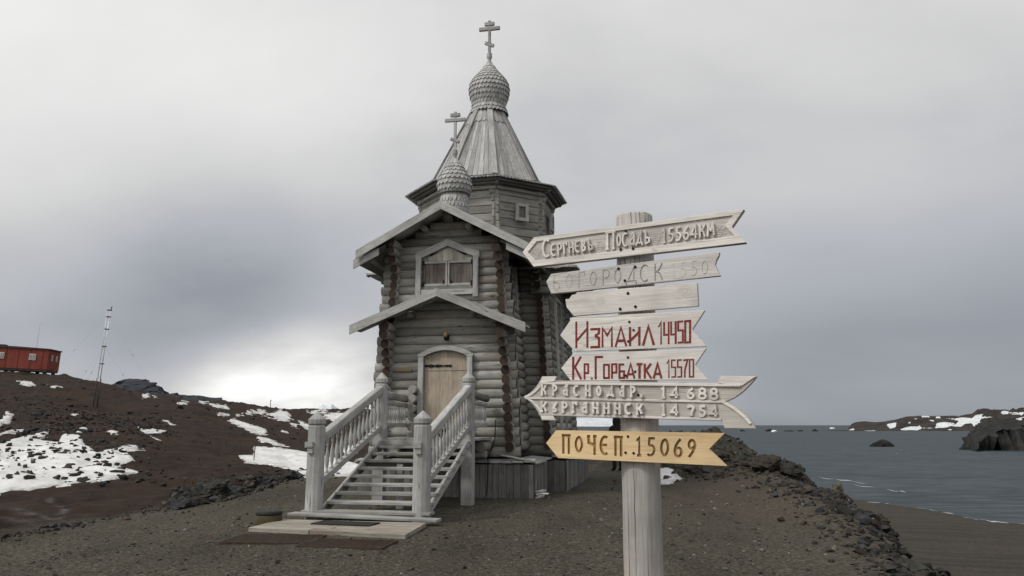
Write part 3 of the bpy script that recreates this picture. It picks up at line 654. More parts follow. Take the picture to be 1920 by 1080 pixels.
FSNOW=[[(1664,796),(1680,793.5),(1678,800),(1669,802)],[(1689,806),(1702,800),(1725,798),(1729,802),(1753,802),(1757,794),(1772,791.5),(1790,794),(1776,802),(1727,804),(1719,806.5)],
 [(1768,785),(1792,785),(1804,782),(1822,783),(1828,777.5),(1845,775.6),(1841,780),(1875,779),(1869,782),(1841,785),(1835.6,790),(1809,794),(1802,800),(1785,800),(1800,790.6),(1792,788)],
 [(1822,796),(1830,792.5),(1856,792),(1847,798),(1830,801)],[(1873,774),(1882.5,770),(1897,773),(1920,773),(1960,772),(1960,777),(1879,776.6)],[(1905,785),(1920,782),(1940,781),(1912,788)],
 [(1582,806.3),(1601,804.3),(1603,807.2)],[(1600,807.6),(1642,806.8),(1640,808.4)],[(1776,805.4),(1785,804),(1783,807.2)],[(1728,780.5),(1740,779.6),(1742,782),(1730,783)],[(1755,781.5),(1762,781),(1764,784),(1756,784)],[(1712,785),(1720,784),(1718,787)],[(1740,788),(1752,787),(1750,790)],[(1790,780),(1800,779),(1802,781)],[(1700,792),(1708,791),(1706,794)],[(1950,790),(2000,784),(2060,780),(2100,790),(1990,797)]]
def farland(name,pts,Y0,Y1,mat,base,snowf,seed,rng_,N=150,Mq=44,am=.22):
    xs=[p[0] for p in pts]; V=[]; X0,X1=xs[0],xs[-1]
    for i in range(N+1):
        Xc=X0+(X1-X0)*i/N; yc=np.interp(Xc,xs,[p[1] for p in pts]); zt=at(Xc,yc,Y1)[2]
        for j in range(Mq+1):
            f=j/Mq; Yd=Y0+(Y1-Y0)*f; x=(Xc-960)/1521.8*Yd
            z=base+max(zt-base,0)*f**.85
            env=math.sin(math.pi*min(f,1))+.12*f
            n_=mnoise.fractal(Vector((x/rng_,Yd/rng_*.6,seed)),.8,2.1,7); z+=n_*(zt-base)*am*env
            V.append((x,Yd,z))
        V.append(((Xc-960)/1521.8*Y1*1.1,Y1*1.1,base-3))
    K=Mq+2; fs=[(i*K+j,(i+1)*K+j,(i+1)*K+j+1,i*K+j+1) for i in range(N) for j in range(K-1)]
    A=np.array(V); S=np.full(len(V),-.6)
    if snowf:
        qx,qy=proj_px(A[:,0],A[:,1],A[:,2]); sd=np.full(len(V),-1e9)
        for p in FSNOW: sd=np.maximum(sd,inside_sd(qx,qy,p))
        S=np.clip(sd*.09,-.3,.3)
    me=bpy.data.meshes.new(name); me.from_pydata(V,[],fs); me.materials.append(mat)
    a=me.attributes.new('snowy','FLOAT','POINT'); a.data.foreach_set('value',S.astype(np.float32))
    bm=bmesh.new(); bm.from_mesh(me); bmesh.ops.recalc_face_normals(bm,faces=bm.faces); bm.to_mesh(me); bm.free()
    o=bpy.data.objects.new(name,me); col.objects.link(o); return tag(o,kind='structure')
farland('far_hills',[(1585,808),(1597,795),(1604,792),(1622,790),(1640,792),(1660,791),(1680,787),(1700,781),(1725,779),(1750,780),(1775,779),(1800,779),(1825,776),(1835,769),(1850,767),(1865,770),(1885,769),(1905,769),(1930,767),(2000,764),(2100,760),(2300,770)],1720,2500,M_farh,SEA-.5,True,1.3,110,N=420,Mq=80,am=.5)
farland('far_spit',[(1500,808),(1540,807.4),(1580,806.4),(1640,807),(1760,806.5),(1900,806.5)],1700,1850,M_farh,SEA-.6,False,2.3,60)
M_glac=fadem('glacier_ice',(.50,.53,.57),(.74,.76,.79),.004)
farland('glacier',[(985,797),(1040,788),(1078,784.5),(1100,783.5),(1130,784),(1158,786),(1180,790),(1196,795),(1204,797.6)],7000,8200,M_glac,SEA-2,False,3.1,400)
M_farm=fadem('far_white_mountain',(.50,.53,.57),(.74,.76,.79),.004)
farland('far_mountain',[(586,775),(596,764),(603,758),(612,760),(620,757),(628,763),(640,770),(652,775)],5200,5700,M_farm,0,False,5.1,300)
def berg(px_,py_,Yd,wd,hg,label,mat,cat='iceberg',grp=None):
    q=at(px_,py_,Yd); boulder('iceberg' if cat=='iceberg' else 'sea_rock',(q[0],q[1],SEA+hg*.2),(wd,wd*.6,hg),label,mat,int(px_),grp,cat,sub=2,rough=.4)
M_ice=plain('iceberg_ice',(.62,.66,.70),rough=.6,scale=.2,var=.12)
berg(1560,796,2600,12,6,'white iceberg on the horizon in line with the left end of the far hills',M_ice)
berg(1452,808,1500,9,3,'small white iceberg floating right of the sign tips',M_ice)
for X,Yp,w_,h_ in ((1441,806.5,11,5),(1478,807.5,17,2.5),(1500,806.5,9,2.5),(1528,802.5,9,5),(1392,808,8,3)):
    berg(X,Yp,1650,w_,h_,'low dark skerry far out in the water near the horizon',M_head,'skerry','far skerries near the horizon')
# foam lines along the beach
m_foam=plain('sea_foam',(.30,.32,.34),rough=.9,scale=1.6,var=.6)
mb=MB()
for X,Y_,ln,wd in ((1478,884,20,1.1),(1500,889,24,1.2),(1550,897,34,.7),(1583,900.5,36,1.2),(1612,905,30,.5),(1675,920,26,.6),(1692,921.5,14,.8),(1690,843,7,1.2),(1682,850,5,1),(1620,912,40,.5)):
    ps=[]
    for k in range(9):
        f=k/8; xx=X+(f-.5)*ln; yy=Y_+(f-.5)*ln*.13+math.sin(f*7+X)*.7; r=ray(xx,yy); t=(SEA+.05-EYE)/r[2]; q=CAMP+r*t; ps.append(q)
    for k in range(8):
        w0=wd*1.4*math.sin(math.pi*k/8)+.1; w1=wd*1.4*math.sin(math.pi*(k+1)/8)+.1; a,b2=ps[k],ps[k+1]; d=a/np.linalg.norm(a[:2]); d[2]=0
        mb.add([a-d*w0,b2-d*w1,b2+d*w1,a+d*w0],[(0,1,2,3)],m_foam)
prev=None
for X in np.arange(1470,2080,2.5):
    d=np.linspace(60,230,340); x_=(X-960)/1521.8*d; h_=base_h(x_,d)+detail(x_,d); k_=np.argmax(h_<SEA+.02)
    q=np.array([x_[k_],d[k_],SEA+.045]); n_=float(fbm(np.array([X*.06]),np.array([.5]),44,3)[0])
    w_=max(0,.35+1.6*n_); u_=q/np.linalg.norm(q[:2]); u_[2]=0; cur=(q-u_*.05,q+u_*w_)
    if prev is not None and (w_>.05): mb.add([prev[0],cur[0],cur[1],prev[1]],[(0,1,2,3)],m_foam)
    prev=cur
tag(mb.build('surf',fixn=False),'broken lines of white foam along the grey beach','surf',kind='stuff')
# ================================================================== the church (local frame: x along the front, y into the building)
church = empty('log_church', Vector(CO), -CHA, 'weathered grey log church with shingled onion domes, tent roof and white staircase', 'church')
hw = lambda z: 1.545-.060*(z-1.0)
hn = lambda z: 2.10-.052*(z-1.2)
FV = 5.105                                # axis of the front logs
def courses(z0, z1, p0, p1):
    out=[]; z=z0
    while z < z1:
        p = p0+(p1-p0)*(z-z0)/(z1-z0); out.append((z,p)); z += p
    return out
CS = courses(1.0, 6.75, .2235, .188)
GS = .531; zr = lambda u: 6.58-GS*abs(u)   # underside of the upper roof
mf=MB(); ml_=MB(); mr_=MB()
for z,p in CS:
    r=p*.535; h=hw(z); top = z > 5.62
    lim = (6.66-z)/GS-.05 if top else 9
    def seg(a,b):
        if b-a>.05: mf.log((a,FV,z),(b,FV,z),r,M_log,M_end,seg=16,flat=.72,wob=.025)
    prot=.34+random.uniform(-.03,.03)
    if z > 5.45: prot += .0
    L=-min(h+prot,lim); Rr=min(h+prot-.10+random.uniform(-.02,.02),lim)
    if 1.45<z<3.38:
        k=.52 if z<3.1 else .42
        seg(L,-k); seg(k,Rr)
    elif 4.86<z<5.78:
        k=.63 if z<5.5 else max(.25,.63-(z-5.5)*1.6)
        seg(L,-k); seg(k,Rr)
    else: seg(L,Rr)
    if top and z>5.95: continue
    zz=z+p/2
    e=4.89+random.uniform(-.02,.02)       # front ends of the side logs; longer under the two roofs
    if 2.95<zz<4.1: e -= min(.36,max(0,(zz-2.95))*.5)
    if zz>5.2: e -= min(.40,(zz-5.2)*.75)
    for s,mm in ((-1,ml_),(1,mr_)):
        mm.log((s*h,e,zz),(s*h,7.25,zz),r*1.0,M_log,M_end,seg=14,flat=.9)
front=mf.build('front_log_wall',church); ml_.build('side_log_wall',church); mr_.build('side_log_wall',church)
# nave: front, sides, back
mn=MB(); mn2=MB(); ms1=MB(); ms2=MB(); mb2=MB()
for z,p in courses(1.0,5.75,.222,.19):
    r=p*.535; h=hn(z)
    ex=.22+(max(0,z-5.2)*.3)
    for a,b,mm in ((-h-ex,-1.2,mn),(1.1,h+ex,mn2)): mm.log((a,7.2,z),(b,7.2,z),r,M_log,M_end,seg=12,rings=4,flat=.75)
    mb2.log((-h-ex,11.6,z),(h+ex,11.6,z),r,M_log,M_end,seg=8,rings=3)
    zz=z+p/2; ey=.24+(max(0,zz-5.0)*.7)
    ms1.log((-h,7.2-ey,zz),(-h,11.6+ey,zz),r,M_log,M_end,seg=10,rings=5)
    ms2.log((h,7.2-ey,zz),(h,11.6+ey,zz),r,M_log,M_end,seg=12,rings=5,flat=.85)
for k in (mn,mn2,ms1,ms2,mb2): k.build('nave_log_wall',church)
# narrow casings at the corners of the side wall (window surrounds seen edge-on, drain boards)
mb=MB(); mb.beam((hw(5)+.13,5.62,4.45),(hw(6)+.14,5.62,5.55),.07,.09,M_end); mb.beam((hw(6)+.14,5.58,5.58),(hw(6)+.14,6.4,5.62),.09,.09,M_end); mb.beam((hw(5)+.13,6.36,4.45),(hw(6)+.14,6.36,5.55),.06,.08,M_gray); mb.build('side_window',church,bevel=.008)
mb=MB(); mb.beam((hw(1)+.13,5.75,1.15),(hw(3.2)+.13,5.75,3.3),.035,.05,M_gray); mb.build('drain_board',church,bevel=.006)
mb=MB(); mb.beam((hn(1.2)+.30,7.6,1.2),(hn(4.5)+.30,7.6,4.9),.06,.07,M_gray); mb.beam((hn(1.2)+.30,8.6,1.2),(hn(4.5)+.30,8.6,4.9),.06,.07,M_gray); mb.beam((hn(4.5)+.30,7.55,4.93),(hn(4.5)+.30,8.65,4.93),.06,.08,M_gray); mb.build('side_window',church,bevel=.006)
# interior dark core so that no light leaks between logs
mb=MB(); M_core=plain('dark_interior',(.01,.01,.01))
mb.prism([(-1.38,.9),(1.38,.9),(1.12,5.9),(0,6.45),(-1.12,5.9)],5.30,7.4,M_core); mb.box((0,9.4,3.4),(3.5,4.2,4.9),M_core); mb.build('interior',church)
# plinth: vertical boards under the walls, with a plank ledge
def boards(mb,a,b,z0,z1,th,mat,wmin=.13,wmax=.2,gap=.008,zj=.02):
    a=Vector(a); b=Vector(b); L=(b-a).length; d=(b-a)/L; n=Vector((d.y,-d.x,0)); t=0
    while t<L-.03:
        wd=min(random.uniform(wmin,wmax),L-t); c=a+d*(t+wd/2)
        mb.box((c.x+n.x*random.uniform(0,.01),c.y+n.y*random.uniform(0,.01),(z0+z1)/2+random.uniform(-zj,0)),(wd-gap,th,z1-z0),mat,g=(0,0,1),rot=Matrix.Rotation(math.atan2(d.y,d.x),3,'Z')) ; t+=wd
mb=MB()
boards(mb,(-2.05,4.86),(2.10,4.86),-.1,.74,.03,M_plinth) if False else boards(mb,(-2.05,4.86,0),(2.10,4.86,0),-.1,.74,.03,M_plinth)
boards(mb,(2.10,4.86,0),(2.10,6.9,0),-.1,.74,.03,M_plinth); boards(mb,(-2.05,4.86,0),(-2.05,6.9,0),-.1,.74,.03,M_plinth)
boards(mb,(2.12,6.9,0),(2.58,6.9,0),-.1,.74,.03,M_plinth); boards(mb,(-2.55,6.9,0),(-2.08,6.9,0),-.1,.74,.03,M_plinth)
boards(mb,(2.58,6.9,0),(2.58,12.1,0),-.1,.74,.03,M_plinth); boards(mb,(-2.55,6.9,0),(-2.55,12.1,0),-.1,.74,.03,M_plinth)
mb.box((0,8.6,.36),(4.0,6.9,.74),M_core)
mb.build('plinth',church)
mb=MB(); x=-2.12
while x<2.1:
    wd=random.uniform(.22,.34); mb.box((x+wd/2,4.98+random.uniform(-.02,.02),.80+random.uniform(-.012,.012)),(wd-.012,.34,.035),M_gray,g=(1,0,0),rot=Matrix.Rotation(R(random.uniform(4,9)),3,'X')); x+=wd
y=4.9
while y<12:
    wd=random.uniform(.6,1.1); xx=1.93 if y<6.85 else 2.42
    for s in (-1,1): mb.box((s*xx,y+wd/2,.80+random.uniform(-.015,.015)),(.5,wd-.015,.035),M_gray,g=(0,1,0),rot=Matrix.Rotation(R(s*random.uniform(5,10)),3,'Y'))
    y+=wd
mb.box((1.75,4.87,.865),(.8,.10,.03),M_gray,rot=Matrix.Rotation(R(10),3,'Y'))
mb.build('ledge',church)
# cable down the wall
mb=MB()
pts=[(1.20,4.99,1.72),(1.19,4.98,1.3),(1.15,4.80,1.06),(1.08,4.76,.84),(1.07,4.80,.5),(1.05,4.76,.02)]
for a,b2 in zip(pts[:-1],pts[1:]): mb.log(a,b2,.012,M_iron,seg=6,rings=2,wob=0)
mb.build('cable',church)
# pale repaired strip left of the door
mb=MB(); mb.box((-1.06,5.02,2.89),(.42,.03,.07),M_strip,g=(1,0,0)); mb.build('wall_patch',church,bevel=.01)
# ------------------------------------------------------------------ door
fr=MB()
fr.box((-.605,4.975,2.30),(.13,.10,1.86),M_gray,g=(0,0,1)); fr.box((.585,4.975,2.30),(.13,.10,1.86),M_gray,g=(0,0,1))
poly=[(f*.675-.005,3.245+.21*(1-f*f)) for f in [-1+2*k/20 for k in range(21)]]+[(.67,3.19),(.52,3.19)]+[(f*.525-.005,3.20+.14*(1-f*f)) for f in [1-2*k/20 for k in range(21)]]+[(-.53,3.19),(-.68,3.19)]
fr.prism(poly,4.915,5.03,M_gray,tone=.6)
door_l=MB(); x=-.53
leafpoly=lambda x:3.19+.14*(1-abs(x/.525)**2)
while x<.50:
    wd=min(.135,.51-x); a,b2=x+.0006,x+wd-.0006
    door_l.prism([(a,1.5),(b2,1.5),(b2,leafpoly(b2)),((a+b2)/2,leafpoly((a+b2)/2)),(a,leafpoly(a))],5.03,5.07,M_door,g=(0,0,1)); x+=wd
door_l.box((-.01,5.027,2.865),(1.03,.008,.012),M_under); door_l.box((-.01,5.02,1.62),(1.03,.02,.16),M_door,g=(1,0,0))
door=door_l.build('door',church)
f_=fr.build('door_frame',door,bevel=.006)
mb=MB(); mb.box((-.3,5.017,2.985),(.44,.012,.045),M_iron)
for k in range(4): mb.lathe([(.036,-.009),(.036,.009)],(0,0,0),M_iron,seg=10)
vsn=[]
mb=MB(); mb.prism([(-.53,2.95),(-.44,2.958),(-.40,2.938),(-.34,2.945),(-.28,2.965),(-.22,2.94),(-.14,2.955),(-.06,2.967),(.0,2.955),(.07,2.958),(.10,2.945),(.135,2.965),(.135,2.99),(.10,3.01),(.07,3.0),(0,3.003),(-.06,2.99),(-.14,3.005),(-.22,3.015),(-.28,2.995),(-.34,3.012),(-.40,3.02),(-.44,3.0),(-.53,3.012)],5.012,5.028,M_iron); mb.build('hinge',door)
mb=MB(); mb.box((.45,5.02,2.19),(.03,.012,.14),M_brass); mb.log((.45,5.02,2.235),(.45,4.96,2.235),.011,M_brass,seg=8,rings=2,wob=0); mb.log((.455,4.962,2.235),(.34,4.962,2.235),.011,M_brass,seg=8,rings=2,wob=0); mb.build('handle',door)
mb=MB(); mb.box((-.01,4.96,1.475),(1.3,.22,.06),M_end,g=(1,0,0)); mb.build('threshold',door)
# ------------------------------------------------------------------ lamp over the door
mb=MB(); mb.lathe([(.05,-.09),(.062,-.06),(.066,0),(.06,.03),(.03,.05)],(.02,4.94,3.66),M_iron,seg=14); mb.box((.02,5.0,3.66),(.06,.10,.06),M_iron); lamp=mb.build('wall_lamp',church)
mb=MB(); mb.lathe([(.034,-.05),(.05,-.03),(.056,.01),(.045,.05),(.02,.072),(.004,.078)],(.005,4.905,3.695),M_amber,seg=14); mb.build('lamp_globe',lamp)
# ------------------------------------------------------------------ upper window
def pent(x0,x1,z0,zs,zp,xp=0): return [(x0,z0),(x1,z0),(x1,zs),(xp,zp),(x0,zs)]
win=MB()
win.box((-.715,4.97,5.14),(.13,.07,1.00),M_gray,g=(0,0,1),rot=Matrix.Rotation(R(.6),3,'Y')); win.box((.71,4.97,5.10),(.13,.07,1.00),M_gray,g=(0,0,1))
for s in (-1,1):
    win.prism([(s*.80,5.55),(s*.80,5.70),(0,6.03),(0,5.865),(s*.63,5.59)],4.945,5.01,M_gray,g=(s*.9,0,-.4))
win.box((0,4.985,4.735),(1.30,.06,.135),M_gray); 
window=win.build('window',church,bevel=.006)
mb=MB()
for s in (-1,1):
    xa,xb=(0,s*.605)
    for k in range(5):
        a=xa+(xb-xa)*k/5; b2=xa+(xb-xa)*(k+1)/5
        mb.prism([(a,5.51),(b2,5.51),(b2,5.835-abs(b2)*.47),(a,5.835-abs(a)*.47)],5.03,5.055,M_tymp,g=(0,0,1))
mb.build('window_pediment',window)
for s in (-1,1):
    mb=MB()
    for k in range(5):
        a=s*(.03+.108*k); b2=s*(.03+.108*(k+1)-.004); mb.box(((a+b2)/2,5.05,5.20),(abs(b2-a),.02,.54),M_shut,g=(0,0,1))
    for zz in (5.475,4.925): mb.box((s*.30,5.025,zz),(.58,.03,.055),M_gray,g=(1,0,0))
    mb.box((s*.028,5.02,5.2),(.04,.035,.60),M_gray,g=(0,0,1)); mb.box((s*.585,5.03,5.2),(.05,.03,.60),M_under,g=(0,0,1))
    mb.box((s*.60,5.005,5.46),(.05,.015,.11),M_iron); mb.box((s*.60,5.005,4.95),(.05,.015,.11),M_iron); mb.box((s*.095,5.005,4.99),(.025,.02,.10),M_iron); mb.build('shutter',window,bevel=.003)
mb=MB(); mb.box((0,5.04,4.855),(1.2,.05,.09),M_log,g=(1,0,0)); mb.build('sill',window)
# ------------------------------------------------------------------ gable roofs
def slope_roof(mb,pz,sl,half,v0,v1,th,mat_t,mat_b,s,n=16):
    # planks run down the slope
    y=v0
    while y<v1-.02:
        wd=min(random.uniform(.16,.24),v1-y); zt=random.uniform(0,.008)
        vs=[]
        for yy in (y+.004,y+wd-.004):
            for u,z in ((0.0,pz),(s*half,pz-sl*half)):
                vs += [(u,yy,z+zt),(u,yy,z-th+zt)]
        mb.add(vs,[(0,2,3,1),(4,5,7,6),(0,4,6,2),(1,3,7,5),(0,1,5,4),(2,6,7,3)],mat_t,(s,0,-sl)); y+=wd
def rake(mb,s,pz,sl,half,d0,d1,v,th,mat):
    z=lambda u:pz-sl*u
    mb.prism([(0,z(0)),(s*half,z(half)),(s*half,z(half)-d1),(0,z(0)-d0)],v-th/2,v+th/2,mat,g=(s,0,-sl))
rf=MB()
for s in (-1,1): slope_roof(rf,6.80,GS,2.06,4.42,8.6,.05,M_roofpl,M_under,s)
for s in (-1,1):
    for u in (.55,1.25,1.9): rf.log((s*u,4.78,6.66-GS*u-.08),(s*u,7.0,6.66-GS*u-.08),.075,M_log,M_log,seg=10,rings=3)
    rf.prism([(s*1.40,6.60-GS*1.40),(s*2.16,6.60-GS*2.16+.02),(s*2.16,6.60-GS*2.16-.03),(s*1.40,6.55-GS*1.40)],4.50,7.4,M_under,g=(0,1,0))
    mbp=rf
rf.log((0,4.78,6.62),(0,8,6.62),.09,M_log,M_log,seg=10,rings=3)
roof=rf.build('gable_roof',church)
for s in (-1,1):
    mb=MB(); rake(mb,s,6.825,GS,2.10,.205,.205,4.385,.04,M_gray)
    for k in range(5):
        u=.15+k*.45; mb.lathe([(.010,-.004),(.010,.004)],(s*u,4.362,6.72-GS*u),M_iron,seg=6)
    mb.build('rake_board',roof,bevel=.004)
    mb=MB(); mb.prism([(s*1.55,6.595-GS*1.55),(s*2.19,6.61-GS*2.19+.05),(s*2.19,6.61-GS*2.19-.165),(s*1.55,6.42-GS*1.55)],4.46,4.50,M_gray,g=(s,0,-GS)); mb.build('rake_board',roof,bevel=.004)
pr=MB(); PS=.397; PX0=-.08
for s in (-1,1): slope_roof(pr,4.685,PS,2.08,4.43,5.03,.05,M_roofpl,M_under,s)
for s in (-1,1):
    for u in (.75,1.4): pr.log((s*u,4.7,4.47-PS*u),(s*u,5.1,4.47-PS*u),.06,M_log,M_log,seg=10,rings=2)
pr.v=[Vector((v.x+PX0,v.y,v.z)) for v in pr.v]
proof=pr.build('porch_roof',church)
for s,hf,ps_ in ((-1,2.12,.384),(1,2.09,.41)):
    mb=MB(); rake(mb,s,4.735,ps_,hf,.19,.222,4.40,.04,M_gray)
    for k in range(6):
        u=.12+k*.36; mb.lathe([(.010,-.004),(.010,.004)],(s*u,4.377,4.63-PS*u),M_iron,seg=6)
    mb.v=[Vector((v.x+PX0,v.y,v.z)) for v in mb.v]
    mb.build('rake_board',proof,bevel=.004)
# nave hip roof: four planked slopes up to the octagon
hr=MB()
EH=2.80; NX=.17; EZ=5.56; TH=1.80; TZ=6.45; CVc=9.4
for q in range(4):
    Rm=Matrix.Rotation(q*math.pi/2,3,'Z')
    n=26
    for k in range(n):
        f0=-1+2*k/n; f1=-1+2*(k+1)/n
        out=random.uniform(0,.05); zt=random.uniform(0,.012)
        vs=[]
        for dz in (0,-.04):
            for f,(h_,z_) in ((f0+.004,(EH+out,EZ-out*.7)),(f1-.004,(EH+out,EZ-out*.7)),(f1-.004,(TH,TZ)),(f0+.004,(TH,TZ))):
                p=Rm@Vector((f*h_,-h_,z_+dz+zt)); vs.append((p.x+NX*(abs(f)>1e-9)*(h_>2),p.y+CVc-(.18 if h_>2 and q==0 else 0),p.z))
        hr.add(vs,[(0,1,2,3),(7,6,5,4),(0,4,5,1),(1,5,6,2),(2,6,7,3),(3,7,4,0)],M_roofpl,Rm@Vector((0,1,.5)))
hr.build('nave_roof',church)
for sx in (-1,1):     # stepped corbel logs carrying the nave eaves
    mb=MB()
    for k,(ex,z) in enumerate(((.42,5.05),(.58,5.24),(.74,5.43)) if sx>0 else ((.40,5.36),)):
        mb.log((sx*(1.7),6.98-.0*k,z),(sx*(hn(5.2)+ex),6.98,z),.095,M_log,M_end,seg=10,rings=3)
        mb.log((sx*hn(5.2),7.2-ex,z+.09),(sx*hn(5.2),8.2,z+.09),.095,M_log,M_end,seg=10,rings=3)
        mb.log((sx*(1.7),11.8,z),(sx*(hn(5.2)+ex),11.8,z),.095,M_log,M_end,seg=8,rings=3)
    mb.build('corbel',church)
# ------------------------------------------------------------------ octagon
OC=Vector((-.05,CVc,0)); NA=[math.pi/8-R(2.5)+k*math.pi/4 for k in range(8)]
def ov(r,k,z): a=NA[k%8]; return Vector((OC.x+r*math.sin(a),OC.y-r*math.cos(a),z))
od=MB(); RD=2.0
for k in range(8):
    for z,p in courses(5.95,8.25,.235,.215):
        zz=z+(p/2 if k%2 else 0); ex=.12+.015*random.uniform(-1,1)
        rr_=RD-.02*(z-6)-.06
        if z>7.75: ex+=(z-7.75)*.30
        a=ov(rr_,k,zz); b2=ov(rr_,k+1,zz); d=(b2-a).normalized()
        n_=Vector((a.x+b2.x-2*OC.x,a.y+b2.y-2*OC.y,0)).normalized()*random.uniform(-.008,.008)
        od.beam(a-d*ex+n_,b2+d*ex+n_,.16,p-.010,M_log)
    for q_,(rr_,zz) in enumerate(((2.03,8.06),(2.16,8.17))):
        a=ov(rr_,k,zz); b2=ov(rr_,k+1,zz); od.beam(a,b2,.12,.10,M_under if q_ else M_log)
drum=od.build('octagon_wall',church,bevel=.02)
mb=MB(); mb.lathe([(1.72,5.9),(1.72,8.4)],OC,M_core,seg=24,rot=0,smooth=False); mb.build('octagon_core',drum)
# octagon window on the front-right face and on the right face
def oct_window(k,du,z):
    a=ov(RD,k,z); b2=ov(RD,k+1,z); m_=(a+b2)/2; d=(b2-a).normalized(); n=Vector((d.y,-d.x,0))
    if n.dot(m_-OC)<0: n=-n
    c=m_+d*du+n*.13; mb=MB(); Rz=Matrix.Rotation(math.atan2(d.y,d.x),3,'Z')
    for dx,dz,sx,sz in ((-.155,0,.09,.50),(.155,0,.09,.50),(0,.205,.22,.09),(0,-.205,.22,.09)):
        mb.box(c+d*dx+Vector((0,0,dz)),(sx,.06,sz),M_gray,g=(0,0,1) if sz>sx else (1,0,0),rot=Rz)
    o=mb.build('octagon_window',church,bevel=.004); g_=MB(); g_.box(c-n*.03,(.22,.02,.34),M_under,rot=Rz); g_.build('pane',o)
oct_window(0,.0,7.42); oct_window(1,.0,7.42); oct_window(6,.0,7.42)
# eave skirt with toothed plank ends, then the tent
ek=MB(); ER=2.42; EZ2=8.28; TR=1.72; TZ2=8.53
def plank_face(mb,k,r0,z0,r1,z1,n,th,mat,tooth=0,jit=.006,ztop=None):
    a0,b0=ov(r0,k,z0),ov(r0,k+1,z0); a1,b1=ov(r1,k,z1),ov(r1,k+1,z1); nrm=(b0-a0).cross(a1-a0).normalized()
    if nrm.z<0: nrm=-nrm
    for i in range(n):
        f0=i/n+.035/n; f1=(i+1)/n-.035/n; q=nrm*random.uniform(0,jit); fm=(f0+f1)/2
        A=a0.lerp(b0,f0)+q; B=a0.lerp(b0,f1)+q; C_=a1.lerp(b1,f1)+q; D_=a1.lerp(b1,f0)+q; dn=(A-D_).normalized()
        T=(A+B)/2+dn*tooth
        vs=[A,T,B,C_,D_]+[p-nrm*th for p in (A,T,B,C_,D_)]
        mb.add(vs,[(0,1,2,3,4),(9,8,7,6,5),(0,5,6,1),(1,6,7,2),(2,7,8,3),(3,8,9,4),(4,9,5,0)],mat,(D_-A))
for k in range(8): plank_face(ek,k,ER,EZ2,TR-.02,TZ2-.02,17,.03,M_roofpl,tooth=.05)
for k in range(8):
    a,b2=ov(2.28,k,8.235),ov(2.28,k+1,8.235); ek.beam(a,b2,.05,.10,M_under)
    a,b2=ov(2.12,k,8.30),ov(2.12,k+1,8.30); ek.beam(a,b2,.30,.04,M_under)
    a=ov(1.9,k,8.13); b2=ov(2.26,k,8.19); ek.beam(a,b2,.07,.11,M_log)
ek.build('eave',church)
tn_=MB(); T1R=.47; T1Z=11.02
for k in range(8):
    plank_face(tn_,k,TR,TZ2,T1R,T1Z,8,.03,M_roofpl,jit=.012)
    # second, shorter layer near the top with scalloped ends
    f=.80; ra=TR+(T1R-TR)*f; za=TZ2+(T1Z-TZ2)*f
    plank_face(tn_,k,ra+.025,za+.01,T1R+.025,T1Z+.01,4,.03,M_roofpl,tooth=.07)
    a=ov(TR+.03,k,TZ2+.01); b2=ov(T1R+.03,k,T1Z+.01); rad=Vector((a.x-OC.x,a.y-OC.y,1.0)); tn_.beam(a,b2,.15,.035,M_roofpl,up=rad)
tn_.build('tent_roof',church)
# shingled domes
def shingled(prof,c,rows,nsh,parent,name,mat=M_shing,tip=.32):
    zs=np.array([p[1] for p in prof]); rs=np.array([p[0] for p in prof])
    ds=np.concatenate([[0],np.cumsum(np.hypot(np.diff(rs),np.diff(zs)))]); L=ds[-1]
    pt=lambda s:(float(np.interp(s,ds,rs)),float(np.interp(s,ds,zs)))
    mb=MB(); fine=[pt(L*i/60) for i in range(61)]; mb.lathe([(max(r-.012,.004),z) for r,z in fine],c,M_under,seg=32)
    for i in range(rows):
        s0=L*i/rows; s1=min(L,s0+L/rows*1.35); r0,z0=pt(s0); r1,z1=pt(s1)
        n=max(8,int(nsh*min(1,.35+.65*max(r0,r1)/rs.max()))) if True else nsh
        tl=L/rows*tip
        rt,zt=pt(max(0,s0-tl)); 
        if s0-tl<0: rt,zt=r0,z0-tl
        th=.020; lift=.032
        for j in range(n):
            a=2*math.pi*(j+.5*(i%2))/n; da=math.pi/n*.97; t=random.random(); off=(random.uniform(0,40),0,0)
            def P(r,z,an,l): return Vector((c[0]+(r+l)*math.sin(an),c[1]-(r+l)*math.cos(an),c[2]+z)) if False else Vector((c[0]+(r+l)*math.sin(an),c[1]-(r+l)*math.cos(an),z+c[2]))
            A=P(r0,z0,a-da,lift);B=P(rt,zt,a-da*.45,lift+.004);C_=P(rt,zt-.004,a,lift+.008);B2=P(rt,zt,a+da*.45,lift+.004);D_=P(r0,z0,a+da,lift);E_=P(r1,z1,a+da,.002);F_=P(r1,z1,a-da,.002)
            T=[A,B,C_,B2,D_,E_,F_]; inn=[P(r0,z0,a-da,lift-th),P(rt,zt,a-da*.45,lift-th),P(rt,zt-.004,a,lift-th),P(rt,zt,a+da*.45,lift-th),P(r0,z0,a+da,lift-th)]
            mb.add(T+inn,[(6,5,4,3,2,1,0),(0,1,8,7),(1,2,9,8),(2,3,10,9),(3,4,11,10)],mat,(F_-A),tone=t,off=off)
    return mb.build(name,parent,fixn=False)
bigp=[(.47,11.22),(.50,11.30),(.555,11.42),(.595,11.60),(.605,11.74),(.57,11.92),(.49,12.06),(.37,12.20),(.26,12.33),(.18,12.45),(.11,12.56),(.085,12.62)]
dome=shingled(bigp,(0,CVc,0),11,34,church,'onion_dome')
nk=MB(); nk.lathe([(.46,10.95),(.47,11.18),(.50,11.2),(.50,11.23)],OC,M_shing,seg=24); neck=nk.build('dome_neck',dome)
shingled([(.56,10.96),(.50,11.12),(.485,11.20)],(0,CVc,0),2,30,dome,'neck_shingles')
